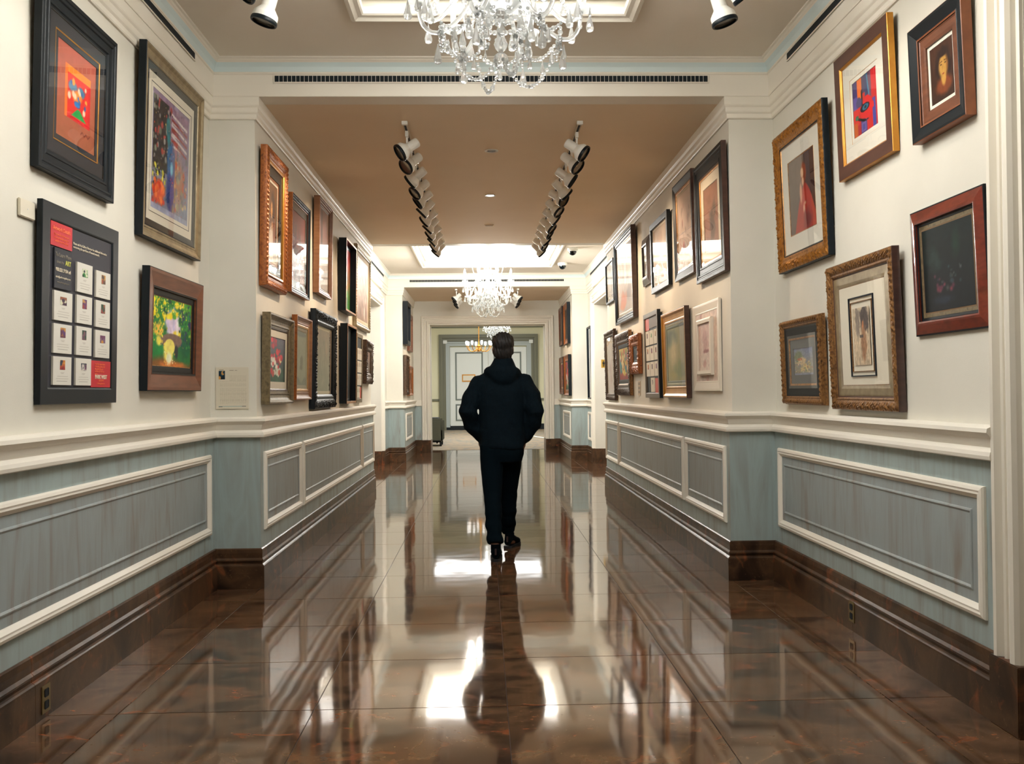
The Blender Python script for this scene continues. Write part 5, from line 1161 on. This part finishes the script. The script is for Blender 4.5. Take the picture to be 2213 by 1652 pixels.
# hood lying behind the neck
j.tube(bez([(-.085, .06, 1.45), (-.135, -.03, 1.475), (-.09, -.125, 1.455), (.01, -.15, 1.44), (.11, -.125, 1.45), (.15, -.03, 1.465), (.095, .06, 1.44)], 16), [(.045, .04)]*5+[(.058, .045)]*7+[(.045, .04)]*5, 14)
j.loft([((.010, -.008, 1.42), .150, .105), ((.010, -.012, 1.455), .130, .105), ((.012, -.014, 1.50), .104, .100), ((.013, -.018, 1.545), .084, .088), ((.014, -.020, 1.575), .070, .076)])
j.ball((.01, -.10, 1.43), .09, 16, 10, sz=(1.15, .6, .9)); j.ball((.01, -.06, 1.50), .07, 16, 10, sz=(1.25, 1, .85))
def jd(co):
    x, y, z = co[:, 0], co[:, 1], co[:, 2]; n = vnoise(x*1.5+5+z*.3, z*1.2+y+5, 9, 3, 3)-.5
    return .012*n+.0035*np.sin(z*48+8*x+3*y)*(np.abs(x) > .17)+.003*np.sin(z*30+20*x)*(z < 1.0)
remeshed(j, 'jacket', JKT, man, .009, 4, jd)
t = MB()
t.loft([((0, .01, .74), .155, .11), ((0, .01, .80), .172, .122), ((0, .01, .86), .170, .118), ((0, .01, .95), .14, .105)])
for sx in (-1, 1):
    P = [Vector(p) for p in LEG[sx]]
    t.tube([P[0]+Vector((0, 0, 0)), P[1]+Vector((0, 0, 0)), P[2], P[3], P[4]+Vector((0, 0, .03))], [(.092, .098), .092, (.070, .072), (.062, .064), (.054, .062)], 16)
def td(co):
    z = co[:, 2]; return .004*np.sin(z*60+6*co[:, 0]+5*co[:, 1])*(z < .35)+.008*(vnoise(co[:, 0]+5, z*1.3+5, 12, 8, 2)-.5)
remeshed(t, 'trousers', TRS, man, .009, 3, td)
for sx in (-1, 1):
    (fx, fy, fz), yaw = FT[sx]; Mx = Matrix.Translation((fx, fy, 0)) @ Matrix.Rotation(-yaw, 4, 'Z')
    s_ = MB()
    def pt(x, y, z): return tuple(Mx @ Vector((x, y, z)))
    rings = [(0.0, .030, .055, .028), (.03, .037, .075, .036), (.07, .038, .085, .042), (.12, .040, .062, .038), (.18, .046, .045, .033), (.23, .044, .036, .028), (.27, .030, .03, .022), (.285, .012, .026, .014)]
    n0 = 0; seg = 14
    for (yy, rx, zc, rz) in rings:
        for k in range(seg):
            a = 2*math.pi*k/seg; s_.v.append(pt(rx*math.cos(a), yy, max(.012, zc+rz*1.05*math.sin(a))))
    for i in range(len(rings)-1):
        for k in range(seg): k2 = (k+1) % seg; s_.f.append((i*seg+k, i*seg+k2, (i+1)*seg+k2, (i+1)*seg+k)); s_.m.append(0)
    s_.f += [tuple(range(seg)), tuple(range((len(rings)-1)*seg, len(rings)*seg))]; s_.m += [0, 0]
    s_.tube([pt(0, .055, .06), pt(0, .06, .125)], [(.044, .040), (.042, .040)], 14)
    sh_ = fix_normals(s_.build('shoe', SHO, man, auto=True))
    q = MB(); out = [(-.034, -.004), (-.040, .07), (-.043, .15), (-.047, .19), (-.040, .25), (-.015, .288), (.015, .288), (.040, .25), (.047, .19), (.043, .15), (.040, .07), (.034, -.004), (.02, -.012), (-.02, -.012)]
    k = len(out); q.v = [pt(x, y, .0) for x, y in out]+[pt(x, y, .020) for x, y in out]; q.f = [tuple(range(k))[::-1], tuple(range(k, 2*k))]+[(i, (i+1) % k, k+(i+1) % k, k+i) for i in range(k)]; q.m = [0]*(k+2)
    fix_normals(q.build('sole', SOLE, sh_))
    tb = MB(); c0 = Vector(pt(0, -.006, .075)); tb.box(c0.x-.007, c0.x+.007, c0.y-.006, c0.y+.006, .055, .10); tb.build('heel_tab', mat('heel_tab', (56, 34, 32), .7), sh_)
hh = MB()
hh.ball((HD[0], HD[1]-.012, HD[2]+.042), .097, 24, 18, sz=(.93, 1.08, 1.0)); hh.ball((HD[0], HD[1]-.042, HD[2]-.018), .080, 20, 14, sz=(1.08, .75, 1.02)); hh.ball((HD[0]-.01, HD[1]+.05, HD[2]+.085), .05, 14, 10, sz=(1.2, 1, .6))
def hd_(co): 
    n = vnoise(co[:, 0]*3+5, co[:, 2]*1.5+co[:, 1]+5, 14, 6, 3)-.5; return .014*n+.003*np.sin(co[:, 0]*260+co[:, 2]*60)
remeshed(hh, 'hair', HAIRM, man, .006, 3, hd_)
